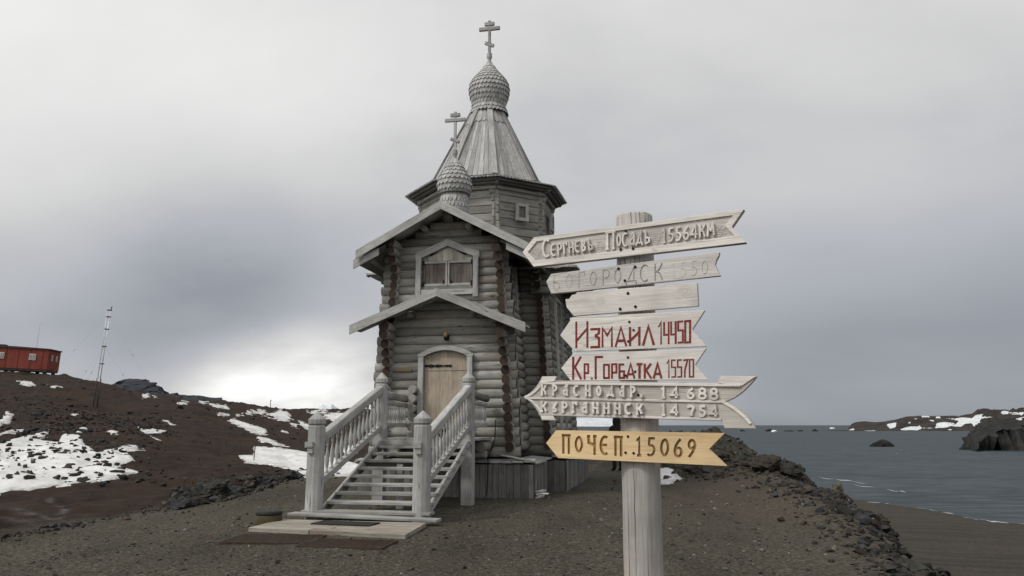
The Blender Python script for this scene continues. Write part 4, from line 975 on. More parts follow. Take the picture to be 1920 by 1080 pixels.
def cross(c,zb,zt,sc_,parent,name):
    mb=MB(); x,y=c; s=sc_
    mb.lathe([(.085*s,zb),(.10*s,zb+.03*s),(.10*s,zb+.05*s),(.062*s,zb+.07*s),(.055*s,zb+.16*s),(.075*s,zb+.20*s),(.088*s,zb+.25*s),(.075*s,zb+.30*s),(.085*s,zb+.33*s),(.085*s,zb+.35*s),(.05*s,zb+.37*s)],(x,y,0),M_white,seg=14)
    H=zt-zb; mb.box((x,y,zb+.36*s+(H-.36*s)/2),(.085*s,.07*s,H-.36*s),M_white,g=(0,0,1))
    mb.box((x,y-.005,zt-.27*s),(.66*s,.085*s,.11*s),M_white); mb.box((x,y-.005,zt-.11*s),(.31*s,.085*s,.11*s),M_white)
    mb.box((x,y-.005,zb+.36*s+.30*s),(.30*s,.085*s,.095*s),M_white,rot=Matrix.Rotation(R(24),3,'Y'))
    return mb.build(name,parent,bevel=.008)
cross((0,CVc),12.58,14.03,1.0,church,'cross')
sp_=[(.33,7.30),(.375,7.36),(.415,7.47),(.425,7.57),(.395,7.70),(.32,7.83),(.25,7.96),(.16,8.07),(.10,8.16),(.075,8.24)]
SV=5.55
sd2=shingled(sp_,(0,SV,0),8,24,church,'onion_dome')
shingled([(.335,6.62),(.335,7.29)],(0,SV,0),5,24,sd2,'neck_shingles',tip=.6)
mb=MB(); mb.lathe([(.37,7.27),(.40,7.29),(.40,7.31),(.35,7.32)],(0,SV,0),M_under,seg=24); mb.build('dome_collar',sd2)
cross((0,SV),8.19,9.50,.82,church,'cross')
# ------------------------------------------------------------------ staircase
stair=empty('staircase',(0,0,0)); stair.parent=church
def baluster(mb,x,y,z0,z1,r=.034,mat=M_white):
    h=z1-z0; mb.lathe([(r*.9,z0),(r*.9,z0+.06*h),(r*.45,z0+.10*h),(r*.95,z0+.22*h),(r*1.25,z0+.36*h),(r*1.0,z0+.50*h),(r*.5,z0+.66*h),(r*.42,z0+.74*h),(r*.8,z0+.78*h),(r*.5,z0+.82*h),(r*.85,z0+.90*h),(r*.85,z1)],(x,y,0),mat,seg=10)
def newel(x,y,z0,zt,r,low):
    mb=MB(); zc=zt-.135
    if low: mb.lathe([(r*1.03,z0),(r*1.0,zc-.36),(r,zc-.13),(r*.96,zc-.115),(r*.83,zc-.10),(r*.83,zc-.09),(r*1.02,zc-.08),(r*1.04,zc),(r*.52,zc+.072),(.008,zt)],(x,y,0),M_white,seg=12,smooth=False,rot=R(15))
    else:
        mb.lathe([(r*.98,zt-1.2),(r*1.0,zc-.13),(r*.94,zc-.115),(r*.82,zc-.10),(r*.82,zc-.09),(r*1.02,zc-.08),(r*1.04,zc),(r*.52,zc+.072),(.008,zt)],(x,y,0),M_white,seg=12,smooth=False,rot=R(15))
        mb.box((x,y,(z0+zt-1.2)/2),(r*1.75,r*1.75,zt-1.2-z0),M_white,g=(0,0,1))
    if low:
        s=-.05 if x<0 else -.035
        mb.box((x+s,y-r*.92,1.265),(.145,.13,.10),M_white,g=(1,0,0)); mb.box((x+s+.02,y-r*.88,1.165),(.10,.11,.09),M_white,g=(1,0,0))
    return mb.build('newel_post',stair,bevel=.006)
XL,XR=-.89,1.03
newel(XL,0,-.12,1.835,.150,True); newel(XR,0,-.12,1.845,.150,True); newel(XL-.02,3.2,-.1,2.715,.135,False); newel(XR-.02,3.2,-.1,2.71,.135,False)
for i in range(9):
    v=-.15+.35*i; z=.173+.1265*i; mb=MB()
    xa,xb=(-1.06,1.22) if i==0 else (-.76,1.115)
    mb.box(((xa+xb)/2,v+.15,z-.027),(xb-xa,.29,.054),M_tread,jit=.004); mb.build('tread',stair,bevel=.008)
for x in (-.80,1.07):
    mb=MB(); t=.06
    zb=lambda v:.0+.392*v
    pts=[(-.10,-.06),(3.05,1.115),(3.05,1.27),(2.9,1.285),(-.02,.135),(-.10,.07)]
    vs=[Vector((x+dx,v,z)) for dx in (-t/2,t/2) for v,z in pts]; n=len(pts)
    mb.add(vs,[tuple(range(n)),tuple(range(2*n-1,n-1,-1))]+[(i,(i+1)%n,n+(i+1)%n,n+i) for i in range(n)],M_white,(0,1,.38)); mb.build('stringer',stair,bevel=.008)
RS=.336
for x in (XL,XR):
    mb=MB(); mb.beam((x,.13,1.395-.04+.0),(x,3.10,1.395-.04+2.97*RS),.15,.165,M_white); mb.build('handrail',stair,bevel=.03)
    mb=MB(); mb.beam((x,.10,.585+.0),(x,3.12,.585+3.02*.322),.09,.115,M_white); mb.build('bottom_rail',stair,bevel=.01)
    for k in range(14):
        v=.26+k*(2.74/13); mb=MB(); baluster(mb,x,v,.585+(v-.1)*.322+.04,1.355+(v-.13)*RS-.07); mb.build('baluster',stair)
mb=MB(); mb.box((-.05,2.05,.40),(.12,.12,.92),M_white,g=(0,0,1)); mb.build('support_post',stair,bevel=.006)
mb=MB(); mb.beam((-.78,2.3,.82),(1.05,2.3,.82),.1,.1,M_white); mb.build('cross_beam',stair,bevel=.006)
# landing
mb=MB(); x=-1.02
for k in range(9):
    wd=2.14/9; mb.box((-1.02+wd*(k+.5),4.02,1.30+random.uniform(-.003,.003)),(wd-.008,1.92,.05),M_tread,g=(0,1,0))
mb.box((.05,3.06,1.24),(2.14,.06,.10),M_gray); mb.box((.05,4.9,1.2),(2.14,.1,.12),M_gray); landing=mb.build('landing',church,bevel=.004)
for x in (XL-.02,XR-.02):
    mb=MB(); mb.log((x,3.28,2.255),(x,4.86,2.20),.085,M_log,M_log,seg=12,rings=4); mb.beam((x,3.3,2.10),(x,4.85,2.06),.07,.06,M_gray); mb.build('landing_handrail',landing)
    mb=MB(); mb.beam((x,3.3,1.60),(x,4.85,1.60),.08,.08,M_gray); mb.build('bottom_rail',landing,bevel=.006)
    for k in range(11):
        mb=MB(); v=3.46+k*.128; baluster(mb,x,v,1.63,2.08,.032,M_white); mb.build('baluster',landing)
for x0,xs in ((-.745,(0,)),):
    mb=MB()
    for z,p in courses(1.0,2.35,.2235,.21):
        mb.log((x0,4.74+random.uniform(-.02,.02),z+.11),(x0,5.2,z+.11),.095,M_log,M_log,seg=12,rings=3)
    mb.build('log_stub',church)
mb=MB()
for z in (.98,1.12): mb.log((-1.0,4.3+z*.2,z),(1.1,4.3+z*.2,z),.10,M_log,M_log,seg=10,rings=4)
for x in (XL,XR): mb.log((x,4.2,1.13),(x,5.2,1.13),.115,M_log,M_log,seg=10,rings=3)
mb.build('landing_beam',church)
# ================================================================== signpost
PB=R(25.4); pc=at(1198,740,3.4); PR=.0795
sign=empty('signpost',(pc[0],pc[1],0),-PB,'tall pale wooden post carrying seven carved distance boards','signpost')
EX=np.array([math.cos(PB),-math.sin(PB),0]); EYv=np.array([math.sin(PB),math.cos(PB),0]); SO=np.array([pc[0],pc[1],0])
def sp2(x,y,d):                       # picture point -> board coordinates on the board plane at local y=d
    r=ray(x,y); t=((SO-CAMP)@EYv+d)/(r@EYv); p=CAMP+r*t; return (float((p-SO)@EX),float(p[2]))
ptop=sp2(1191,399,-PR)[1]
mb=MB(); prof=[]
for i in range(26):
    z=-.2+(ptop+.2)*i/25; prof.append((PR*(1+.012*math.sin(i*1.7)),z))
prof+=[(PR*.93,ptop+.008),(PR*.4,ptop+.010),(.002,ptop+.010)]
mb.lathe(prof,(0,0,0),M_post,seg=36,tone=.5,off=(3,1,2)); 
post=mb.build('post',sign)
# long drying cracks on the post
mb=MB()
M_crack=plain('wood_crack',(.05,.04,.034),scale=20)
for an,z0,z1 in ((-118,.15,1.47),(-95,.9,1.5),(-60,.1,1.2),(-75,.5,.9),(-128,2.0,2.4)):
    a=R(an); pts=[]
    for i in range(14): z=z0+(z1-z0)*i/13; pts.append((a+.012*math.sin(i*2.1),z))
    vs=[]
    for i,(aa,z) in enumerate(pts):
        w_=.0009*math.sin(math.pi*i/13)+.0002
        for s in (-1,1): vs.append(((PR*1.014)*math.cos(aa)+s*w_*-math.sin(aa),(PR*1.014)*math.sin(aa)+s*w_*math.cos(aa),z))
    mb.add(vs,[(2*i,2*i+1,2*i+3,2*i+2) for i in range(13)],M_crack)
mb.build('drying_crack',post,fixn=False)
# ------------------------------------------------------------------ stroke lettering
def arcp(cx,cy,rx,ry,a0,a1,n=9): return [(cx+rx*math.cos(R(a0+(a1-a0)*i/n)),cy+ry*math.sin(R(a0+(a1-a0)*i/n))) for i in range(n+1)]
SL={ # slavonic, raised
'С':[.75,arcp(.5,.5,.5,.5,55,305,12)],
'Є':[.72,arcp(.5,.5,.5,.5,60,300,12),[(.08,.52),(.7,.52)]],
'К':[.72,[(.15,0),(.15,1)],[(.95,1),(.6,.62),(.25,.5)],[(.35,.52),(.7,.4),(.95,0)]],
'Р':[.66,[(.2,0),(.2,1)],[(.2,.97)]+arcp(.45,.72,.5,.27,75,-95,9)],
'А':[.72,[(.8,0),(.8,1.0)],[(.8,.98),(.35,.85)],[(.8,.55),(.35,.5),(.12,.28),(.3,.05),(.8,.12)]],
'Н':[.78,[(.14,0),(.14,1)],[(.86,0),(.86,1)],[(.14,.55),(.86,.45)]],
'О':[.66,[(.5,1),(.85,.7),(.9,.4),(.5,0),(.12,.35),(.12,.7),(.5,1.0)]],
'Д':[.84,[(.75,.12),(.8,1.0),(.3,.3),(.25,.12)],[(.0,-.1),(.05,.12),(.95,.12),(1,-.1)]],
'У':[.72,[(.15,1),(.5,.62),(.5,.48)],[(.9,1),(.5,.5),(.2,.28)],[(.2,.28),(.5,.36),(.85,.22),(.85,.05),(.5,.02),(.2,.1)]],
'Г':[.62,[(.2,0),(.2,1)],[(.2,.95),(.9,1.0),(.92,.72)]],
'И':[.8,[(.14,0),(.14,1)],[(.86,0),(.86,1)],[(.14,.45),(.86,.55)]],
'П':[.74,[(.2,0),(.2,1)],[(.8,0),(.8,1)],[(.0,1),(1,1)]],
'В':[.66,[(.2,0),(.2,1)],[(.2,1),(.75,.85),(.7,.62),(.25,.52)],[(.25,.52),(.8,.4),(.8,.12),(.2,0)]],
'Ъ':[.86,[(.0,.92),(.3,1)],[(.32,0),(.3,1)],[(.32,.5),(.85,.42),(.88,.12),(.32,0)]],
'ъ':[.8,[(.0,.78),(.12,.95),(.8,.95)],[(.78,.98),(.3,.1)],[(.36,.35),(.75,.42),(.9,.2),(.75,.02),(.3,.05)]],
'Ч':[.76,[(.15,1),(.18,.62),(.8,.5)],[(.8,1),(.8,0)],[(-.02,1),(.32,1)],[(.62,1),(1,1)]],
'М':[.9,[(.1,0),(.2,1)],[(.2,1),(.5,.35)],[(.5,.35),(.8,1)],[(.8,1),(.92,0)]],
'1':[.5,[(.15,.82),(.55,1),(.55,0)],[(.2,0),(.9,0)]],
'4':[.76,[(.72,0),(.72,1),(.05,.3),(.98,.3)]],
'6':[.72,[(.75,1),(.3,.72),(.08,.35),(.25,.05),(.6,0),(.9,.25),(.7,.5),(.35,.5),(.12,.35)]],
'8':[.72,arcp(.5,.75,.36,.25,0,360,10),arcp(.5,.25,.45,.26,0,360,10)],
'7':[.7,[(.1,.8),(.12,.97),(.92,.95),(.55,.4),(.5,0)]],
'5':[.7,[(.9,1),(.3,.98),(.25,.58)],[(.25,.58),(.65,.6),(.9,.38),(.7,.08),(.3,0),(.08,.1)]],
'0':[.68,[(.55,1),(.9,.7),(.85,.25),(.45,0),(.1,.3),(.15,.75),(.55,1)]],
'9':[.7,[(.15,0),(.6,.3),(.9,.7),(.65,.97),(.3,.95),(.1,.7),(.3,.48),(.7,.55),(.9,.7)]],
' ':[.8],'.':[.25,[(.2,0),(.2,.12)]],'Е':[.7,[(.9,1),(.2,1),(.2,0),(.9,0)],[(.2,.5),(.8,.5)]],'Б':[.7,[(.9,1),(.15,1),(.15,0),(.6,0),(.9,.25),(.6,.52),(.15,.52)]],
}
RD_={ # red, straight-cut
'И':[.72,[(.1,1),(.1,0)],[(.9,1),(.9,0)],[(.12,.28),(.88,.72)]],
'З':[.56,[(.0,.97),(.95,.97),(.95,.75),(.5,.62)],[(.5,.62),(.95,.5),(.95,.04),(0,.04)]],
'М':[.72,[(.1,0),(.1,1),(.5,.62),(.9,1),(.9,0)]],
'А':[.74,[(.05,0),(.5,1),(.95,0)],[(.25,.3),(.75,.3)]],
'Л':[.74,[(.05,0),(.5,1),(.95,0)]],
'К':[.66,[(.1,0),(.1,1)],[(.9,1),(.28,.55),(.95,0)]],
'Р':[.5,[(.12,0),(.12,1),(.88,1),(.88,.42),(.12,.42)]],
'Г':[.6,[(.12,0),(.12,.97),(.98,.97)]],
'О':[.56,[(.12,.05),(.12,.97),(.88,.97),(.88,.05),(.02,.05)]],
'Б':[.52,[(.9,.97),(.12,.97),(.12,.05),(.88,.05),(.88,.5),(.14,.5)]],
'Т':[.5,[(.0,.97),(1,.97)],[(.5,.95),(.5,0)]],
'.':[.22,[(.4,0),(.4,.13)]],' ':[.3],
'1':[.4,[(.2,.78),(.75,1),(.75,0)]],'4':[.5,[(.12,1),(.12,.42),(.9,.42)],[(.9,1),(.9,0)]],
'5':[.52,[(.95,.97),(.12,.97),(.12,.58),(.9,.58),(.9,.05),(.05,.05)]],'0':[.52,[(.1,.04),(.1,.97),(.9,.97),(.9,.04),(.02,.04)]],
'7':[.5,[(.0,.95),(.95,.97),(.35,.4),(.35,0)]],
}
def lettering(mb,txt,font,p0,p1,h0,h1,plane,wd,yf,yb,mat,gap=.22,serif=0,skew=0,jit=0):
    # p0,p1: picture points at the two ends of the base line; h0,h1 letter height there (picture px)
    adv=[font[c][0] for c in txt]; tot=sum(adv)+gap*(len(txt)-1); t=0; k=0
    for c,a in zip(txt,adv):
        for st in font[c][1:]:
            strokes=[st]
            if serif and len(st)==2 and abs(st[0][0]-st[1][0])<.12:
                for q in st: strokes.append([(q[0]-serif/a,q[1]),(q[0]+serif/a,q[1])])
            for q_ in strokes:
                P=[]
                for x,y in q_:
                    f=(t+x*a)/tot; h=h0+(h1-h0)*f
                    X=p0[0]+(p1[0]-p0[0])*f+skew*h*y; Y=p0[1]+(p1[1]-p0[1])*f-y*h
                    P.append(sp2(X,Y,plane))
                Q=[P[0]]
                for p in P[1:]:
                    if math.hypot(p[0]-Q[-1][0],p[1]-Q[-1][1])>1e-4: Q.append(p)
                if len(Q)<2: continue
                cl_=len(Q)>3 and math.hypot(Q[0][0]-Q[-1][0],Q[0][1]-Q[-1][1])<.002
                if cl_: Q=Q[:-1]
                if len(q_)>=5 and font is SL:
                    for _ in range(2):
                        n_=len(Q); W=[]
                        for i in range(n_ if cl_ else n_-1):
                            a_,b_=Q[i],Q[(i+1)%n_]; W+=[(a_[0]*.75+b_[0]*.25,a_[1]*.75+b_[1]*.25),(a_[0]*.25+b_[0]*.75,a_[1]*.25+b_[1]*.75)]
                        Q=W if cl_ else [Q[0]]+W+[Q[-1]]
                mb.ribbon(Q,wd*random.uniform(.9,1.1),yf-k*.00022,yb,mat,closed=cl_); k+=1
        t+=a+gap
def board(pts,plane,th,mat,label,name='sign_board',yoff=0):
    mb=MB(); mb.prism([sp2(x,y,plane) for x,y in pts],plane+yoff,plane+th,mat,tone=.5); o=mb.build(name,sign,bevel=.0018); o['label']=label; return o
def nails(pts,plane,o,r=.0062):
    for x,y in pts:
        s=sp2(x,y,plane); mb=MB(); mb.lathe([(r,-.0015),(r,.0015)],(0,0,0),M_iron,seg=10)
        mb.v=[Vector((v.x+s[0],plane-.0012+v.z,v.y+s[1])) for v in mb.v]; mb.build('nail',o)
PL=-(PR+.022)
# 1 - framed board with raised letters
O1=[(979.7,472.7),(1001,444.8),(1395,392),(1372,425),(1399,454.5),(1000.5,500)]
I1=[(989.5,472.7),(1006,452.6),(1374.5,403.5),(1360,424),(1377,442.5),(1004.5,489)]
p1=PL-.012
b1=board(O1,p1+.007,.036,M_signcarve,'topmost sign board, framed with raised old-style lettering')
mb=MB(); mb.ring([sp2(x,y,p1) for x,y in O1],[sp2(x,y,p1) for x,y in I1],p1,p1+.0075,M_sign,tone=.6); mb.build('raised_border',b1,bevel=.0012)
mb=MB()
lettering(mb,'С',SL,(1018,482),(1032,480.5),32,31,p1,.0085,p1-.003,p1+.008,M_sign)
lettering(mb,'ЄРГИЄВЪ',SL,(1034,480),(1113,468.5),21,20,p1,.0070,p1-.003,p1+.008,M_sign,gap=.2,serif=.05,skew=-.05)
lettering(mb,'П',SL,(1135,467.5),(1154,465.5),31,31,p1,.0085,p1-.003,p1+.008,M_sign,serif=.1)
lettering(mb,'ОСАДЪ',SL,(1156,463),(1219,456),24,23,p1,.0070,p1-.003,p1+.008,M_sign,gap=.2,serif=.05)
lettering(mb,'15564КМ',SL,(1241,455.5),(1340,441.5),25,24,p1,.0066,p1-.003,p1+.008,M_sign,gap=.2,serif=.04)
mb.build('lettering',b1,bevel=.0008)
mb=MB()      # carved wavy grooves of the sunk ground
for bx0,by0,bx1,by1,n in ((995,478,1014,474,6),(1118,463,1132,461,5),(1222,452,1238,450,6),(1343,436,1362,430,7)):
    for k in range(n):
        yy=-10+20*k/(n-1); P=[]
        for i in range(7):
            f=i/6; P.append(sp2(bx0+(bx1-bx0)*f,by0+(by1-by0)*f+yy*(1-.3*f)+1.1*math.sin(i*1.5+k),p1))
        mb.ribbon(P,.0026,p1+.0058,p1+.009,M_signcarve)
mb.build('carved_wave',b1)
nails([(1173.5,434.5),(1164,468),(1187,466)],p1,b1)
# 2 - faint carved board
O2=[(1024,528.3),(1033,513.7),(1349,472.5),(1348,479),(1343,488),(1341,496.4),(1345,506),(1351,517),(1033.7,551)]
b2_=board(O2,PL,.022,M_signgrey,'weathered second board with faint shallow carved lettering')
mb=MB(); lettering(mb,'БОГОРОДСК',SL,(1036,545),(1242,523.5),29,31,PL,.0034,PL-.0005,PL+.004,M_faint,gap=.34); lettering(mb,'1550',SL,(1258,521.5),(1328,514),27,28,PL,.002,PL-.0003,PL+.004,M_signcarve,gap=.3); mb.build('lettering',b2_)
nails([(1160,504),(1191,500.5),(1172,526.5)],PL,b2_)
# 3 - blank board with stepped left end
O3=[(1060,561),(1067,560.5),(1072,553),(1079.5,551.5),(1081,548),(1307,530),(1309.5,574),(1075.6,592.5),(1062,576)]
b3=board(O3,PL-.001,.02,M_sign,'short blank board with a stepped left end and knots')
mb=MB(); MK=plain('wood_knot',(.46,.42,.38),scale=25,var=.2)
for x,y,a,b_ in ((1284,546,13,9),(1126,565,9,7)):
    for k in range(3):
        P=[sp2(x+a*(1-.3*k)*math.cos(t_*.5236),y+b_*(1-.3*k)*math.sin(t_*.5236),PL-.001) for t_ in range(12)]
        mb.ribbon(P,.0016,PL-.0013,PL+.003,MK,closed=True)
mb.build('knot',b3)
nails([(1177.5,550),(1163,579.5),(1191.5,575)],PL-.001,b3)
# 4, 5 - red lettering
O4=[(1050,628.7),(1073.5,594.5),(1321.6,581.7),(1298,618),(1325,649.5),(1078,659)]
b4=board(O4,PL,.018,M_sign,'upper of the two boards with dark red lettering')
mb=MB(); lettering(mb,'И',RD_,(1078,653),(1104,652),50,50,PL,.0100,PL-.0004,PL+.003,M_red); lettering(mb,'ЗМАИЛ',RD_,(1107,652.5),(1227,646.3),36,35,PL,.0098,PL-.0004,PL+.003,M_red,gap=.12); lettering(mb,'14450',RD_,(1233,646.5),(1295,643),42,43,PL,.0076,PL-.0004,PL+.003,M_red,gap=.10); mb.build('lettering',b4)
nails([(1180,603.5),(1178,640),(1188,619)],PL,b4,.005)
O5=[(1052,690.4),(1074,663),(1324,653.5),(1303.5,683.7),(1327,712),(1070,713.5)]
b5=board(O5,PL+.002,.018,M_sign,'lower of the two boards with dark red lettering')
q=PL+.002; mb=MB(); lettering(mb,'К',RD_,(1073,712),(1091,711.5),43,43,q,.0098,q-.0004,q+.003,M_red); lettering(mb,'Р.',RD_,(1095,711.8),(1112,711.5),29,28,q,.008,q-.0004,q+.003,M_red); lettering(mb,'Г',RD_,(1115,711.3),(1131,711),43,43,q,.0098,q-.0004,q+.003,M_red); lettering(mb,'ОРБАТКА',RD_,(1131,710.3),(1241,709),27,28,q,.0090,q-.0004,q+.003,M_red,gap=.14); lettering(mb,'15570',RD_,(1249,708.8),(1301,707.5),34,34.5,q,.0062,q-.0004,q+.003,M_red,gap=.14); mb.build('lettering',b5)
nails([(1177.5,670),(1173,704),(1191,697)],q,b5,.005)
# 6 - two-line arrow with flared ends
q=PL-.010
def bez(a,c,b,n=7): return [((1-t)**2*a[0]+2*t*(1-t)*c[0]+t*t*b[0],(1-t)**2*a[1]+2*t*(1-t)*c[1]+t*t*b[1]) for t in [i/n for i in range(n+1)]]
c1=bez((980.6,744.4),(1003,735),(1016,705.6)); c2=bez((1419.4,705.6),(1392,742),(1362.5,752.5)); c3=bez((1362.5,752.5),(1400,768),(1417,803.8)); c4=bez((1016,788.5),(1003,756),(980.6,744.4))
O6=c1+[(1044,705.6),(1040.6,713.4),(1345,717.6),(1349.5,704.4)]+c2+c3[1:]+[(1359,803),(1352,789.5),(1038.7,780),(1043,788.9)]+c4[:-1]
b6=board(O6,q+.006,.026,M_signlow,'two-line arrow board with flared fletching and raised letters')
mb=MB(); S=lambda P:[sp2(x,y,q) for x,y in P]
mb.ribbon(S([(1013,718.5),(1388,722.8)]),.0095,q-.003,q+.007,M_sign); mb.ribbon(S([(1008,775.5),(1397,787)]) if False else S([(1010,776.5),(1352,786.5)]),.0095,q+.0002,q+.007,M_sign); mb.ribbon(S([(984,746.2),(1360,753.5)]),.0085,q,q+.007,M_sign)
mb.ribbon(S([(984,743.5)]+[(x+3.2,y+.8) for x,y in bez((984,743.5),(1004,733),(1013,717))][1:]),.0085,q+.0006,q+.007,M_sign); mb.ribbon(S([(x+3.0,y-.6) for x,y in bez((984,746.5),(1003,757),(1013,777))]),.0085,q+.0008,q+.007,M_sign)
mb.ribbon(S([(x-5,y+1) for x,y in bez((1360,753),(1394,770),(1412,794))]),.010,q+.0010,q+.007,M_sign)
for P in ([(1017,706.6),(1042.5,706.6),(1039,715),(1012.5,717)],[(1012,777.5),(1037,779),(1041,788),(1017,787.5)],[(1351.5,705.4),(1416,706.2),(1390,724),(1347,718.5)]): mb.prism(S(P),q+.0012,q+.007,M_sign,tone=.5)
mb.build('raised_border',b6,bevel=.0012)
mb=MB(); kw=dict(serif=.17)
lettering(mb,'КРАСНОДАР.',SL,(1015,739.6),(1206,743.8),17.5,18,q,.0088,q-.003,q+.007,M_sign,gap=.92,**kw); lettering(mb,'14',SL,(1239,745.6),(1272,746.4),19,19,q,.0088,q-.003,q+.007,M_sign,gap=.5,serif=.12); lettering(mb,'688',SL,(1288,746.8),(1346,747.8),19,19,q,.0088,q-.003,q+.007,M_sign,gap=.35)
lettering(mb,'КУРГАНИНСК',SL,(1014,771),(1205,776.2),17.5,18,q,.0088,q-.003,q+.007,M_sign,gap=.62,**kw); lettering(mb,'14',SL,(1239,778),(1272,779),19,19,q,.0088,q-.003,q+.007,M_sign,gap=.5,serif=.12); lettering(mb,'754',SL,(1289,779.8),(1346,781.3),19,19,q,.0088,q-.003,q+.007,M_sign,gap=.35,serif=.1)
mb.build('lettering',b6,bevel=.0007)
nails([(1163,726),(1197,740.5),(1183,776)],q+.006,b6,.005)
# 7 - yellow varnished board with cut letters
O7=[(1024,830.6),(1042.7,806.6),(1358.7,812),(1329,842),(1361.6,873.6),(1046.6,858.6)]
q=PL; b7=board(O7,q,.024,M_yel,'lowest board, yellow varnished pine with brown cut letters')
cutter=MB(); lettering(cutter,'ПОЧЄП',SL,(1053,847.8),(1168,853),31.5,33,q,.0118,q-.004,q+.0075,M_yelcut,gap=.34,serif=.10); lettering(cutter,'15069',SL,(1192,853.6),(1306,857.5),33,33,q,.0104,q-.004,q+.0075,M_yelcut,gap=.36)
ct=cutter.build('cutter',sign); bpy.context.view_layer.update()
b7.modifiers.clear(); md=b7.modifiers.new('cut','BOOLEAN'); md.operation='DIFFERENCE'; md.solver='EXACT'; md.use_self=True; md.object=ct; md.material_mode='TRANSFER'
dg=bpy.context.evaluated_depsgraph_get(); dg.update(); me=bpy.data.meshes.new_from_object(b7.evaluated_get(dg)); b7.modifiers.clear()
for nm in ('gr','tone'):
    if nm in me.attributes: me.attributes.remove(me.attributes[nm])
a_=me.attributes.new('gr','FLOAT_VECTOR','POINT'); a_.data.foreach_set('vector',[k for v in me.vertices for k in (v.co.x+2,v.co.z+3,v.co.y+1)])
a_=me.attributes.new('tone','FLOAT','POINT'); a_.data.foreach_set('value',[.5]*len(me.vertices))
if len(me.polygons)>50: b7.data=me; bpy.data.objects.remove(ct)
else: ct.name='lettering'; ct.parent=b7
nails([(1177.5,818.5),(1173,848.5),(1188,849.5)],q,b7,.0052)

# ================================================================== things before the stairs
def deck():
    P=[(-1.15,-1.70),(1.44,-2.02),(1.31,-.62),(-1.16,-.60)]
    o=empty('wooden_platform',Vector(cw(0,-1.2,0)),-CHA,'low wooden platform of weathered boards lying before the staircase','platform')
    mb=MB(); n=5
    for k in range(n):
        f0=k/n; f1=(k+1)/n-.006; A=Vector(P[0]).lerp(Vector(P[3]),f0);B=Vector(P[1]).lerp(Vector(P[2]),f0);C_=Vector(P[1]).lerp(Vector(P[2]),f1);D_=Vector(P[0]).lerp(Vector(P[3]),f1)
        z0,z1=.01,.075+random.uniform(-.003,.003)
        sp_=.52+random.uniform(-.2,.2)
        for (a0,a1) in ((0,sp_-.003),(sp_+.003,1)):
            q=[A.lerp(B,a0),A.lerp(B,a1),D_.lerp(C_,a1),D_.lerp(C_,a0)]
            vs=[(p.x,p.y+1.2,z) for z in (z0,z1) for p in q]
            mb.add(vs,[(3,2,1,0),(4,5,6,7),(0,1,5,4),(1,2,6,5),(2,3,7,6),(3,0,4,7)],M_deck,(1,-.1,0))
    mb.build('deck_boards',o,bevel=.005)
    return o
M_deck=wood('worn_deck_board',(.16,.145,.12),(.34,.31,.265),stain=(.16,.09,.05),stain_amt=.5,tonevar=.15)
deck()
mb=MB(); mb.box((0,0,.088),(1.0,.42,.014),M_black,rot=Matrix.Rotation(R(-5),3,'Z')); o=mb.build('doormat',bevel=.006); o.location=Vector(cw(.12,-1.02,0)); o.rotation_euler=(0,0,-CHA); tag(o,'black rubber doormat on the wooden platform','doormat')
mb=MB(); mb.box((.14,-.33,.085),(2.62,.26,.05),M_tread,rot=Matrix.Rotation(R(1.0),3,'Y')@Matrix.Rotation(R(-2),3,'Z'),jit=.004); o=mb.build('plank',bevel=.008); o.location=Vector(cw(0,0,.02)); o.rotation_euler=(0,0,-CHA); tag(o,'long pale plank lying across the foot of the stairs','plank')
def grate(cx,cy,L,Wd,rot,lab):
    o=empty('foot_grate',Vector(cw(cx,cy,.012)),-CHA+rot,lab,'grate',group='rusty foot grates')
    mb=MB(); mb.box((0,0,.008),(L,Wd,.012),M_rust,g=(1,0,0)); mb.build('base_plate',o)
    mb=MB(); n=int(L/.03)
    for k in range(n): mb.box((-L/2+.03+(L-.06)*k/(n-1),0,.024),(.012,Wd-.03,.012),M_rust,g=(0,1,0))
    for s in (-1,1): mb.box((0,s*(Wd/2-.01),.024),(L,.02,.024),M_rust); mb.box((s*(L/2-.01),0,.024),(.02,Wd-.042,.024),M_rust)
    mb.build('bars',o)
grate(-.31,-2.50,1.25,.80,R(8),'rusty brown foot grate on the gravel, left of the two'); grate(.87,-2.72,1.18,.72,R(2),'rusty brown foot grate on the gravel, right of the two')
st=cw(-1.30,-.80,0); o=empty('sawn_stump',(st[0],st[1],0),0,'short sawn stump with a dark top left of the platform','stump')
mb=MB(); mb.lathe([(.215,-.05),(.22,.05),(.21,.14),(.20,.17)],(0,0,0),M_stump,seg=22,tone=.7); mb.build('trunk',o)
mb=MB(); mb.lathe([(.205,.165),(.212,.18),(.205,.215),(.17,.225),(.02,.215)],(0,0,0),M_black,seg=22); mb.build('tar_cap',o)
bp_=cw(2.22,5.0,0); mb=MB()
for k in range(4):
    V_,F_=PROT[k+3]; mb.add([Vector(v)*.09+Vector((random.uniform(-.14,.14),random.uniform(-.06,.06),.05+.03*k)) for v in V_],F_,M_white_bag)
o=mb.build('plastic_scrap'); o.location=(bp_[0],bp_[1],gz(bp_[0],bp_[1])); tag(o,'crumpled white plastic scrap at the corner of the plinth','scrap')
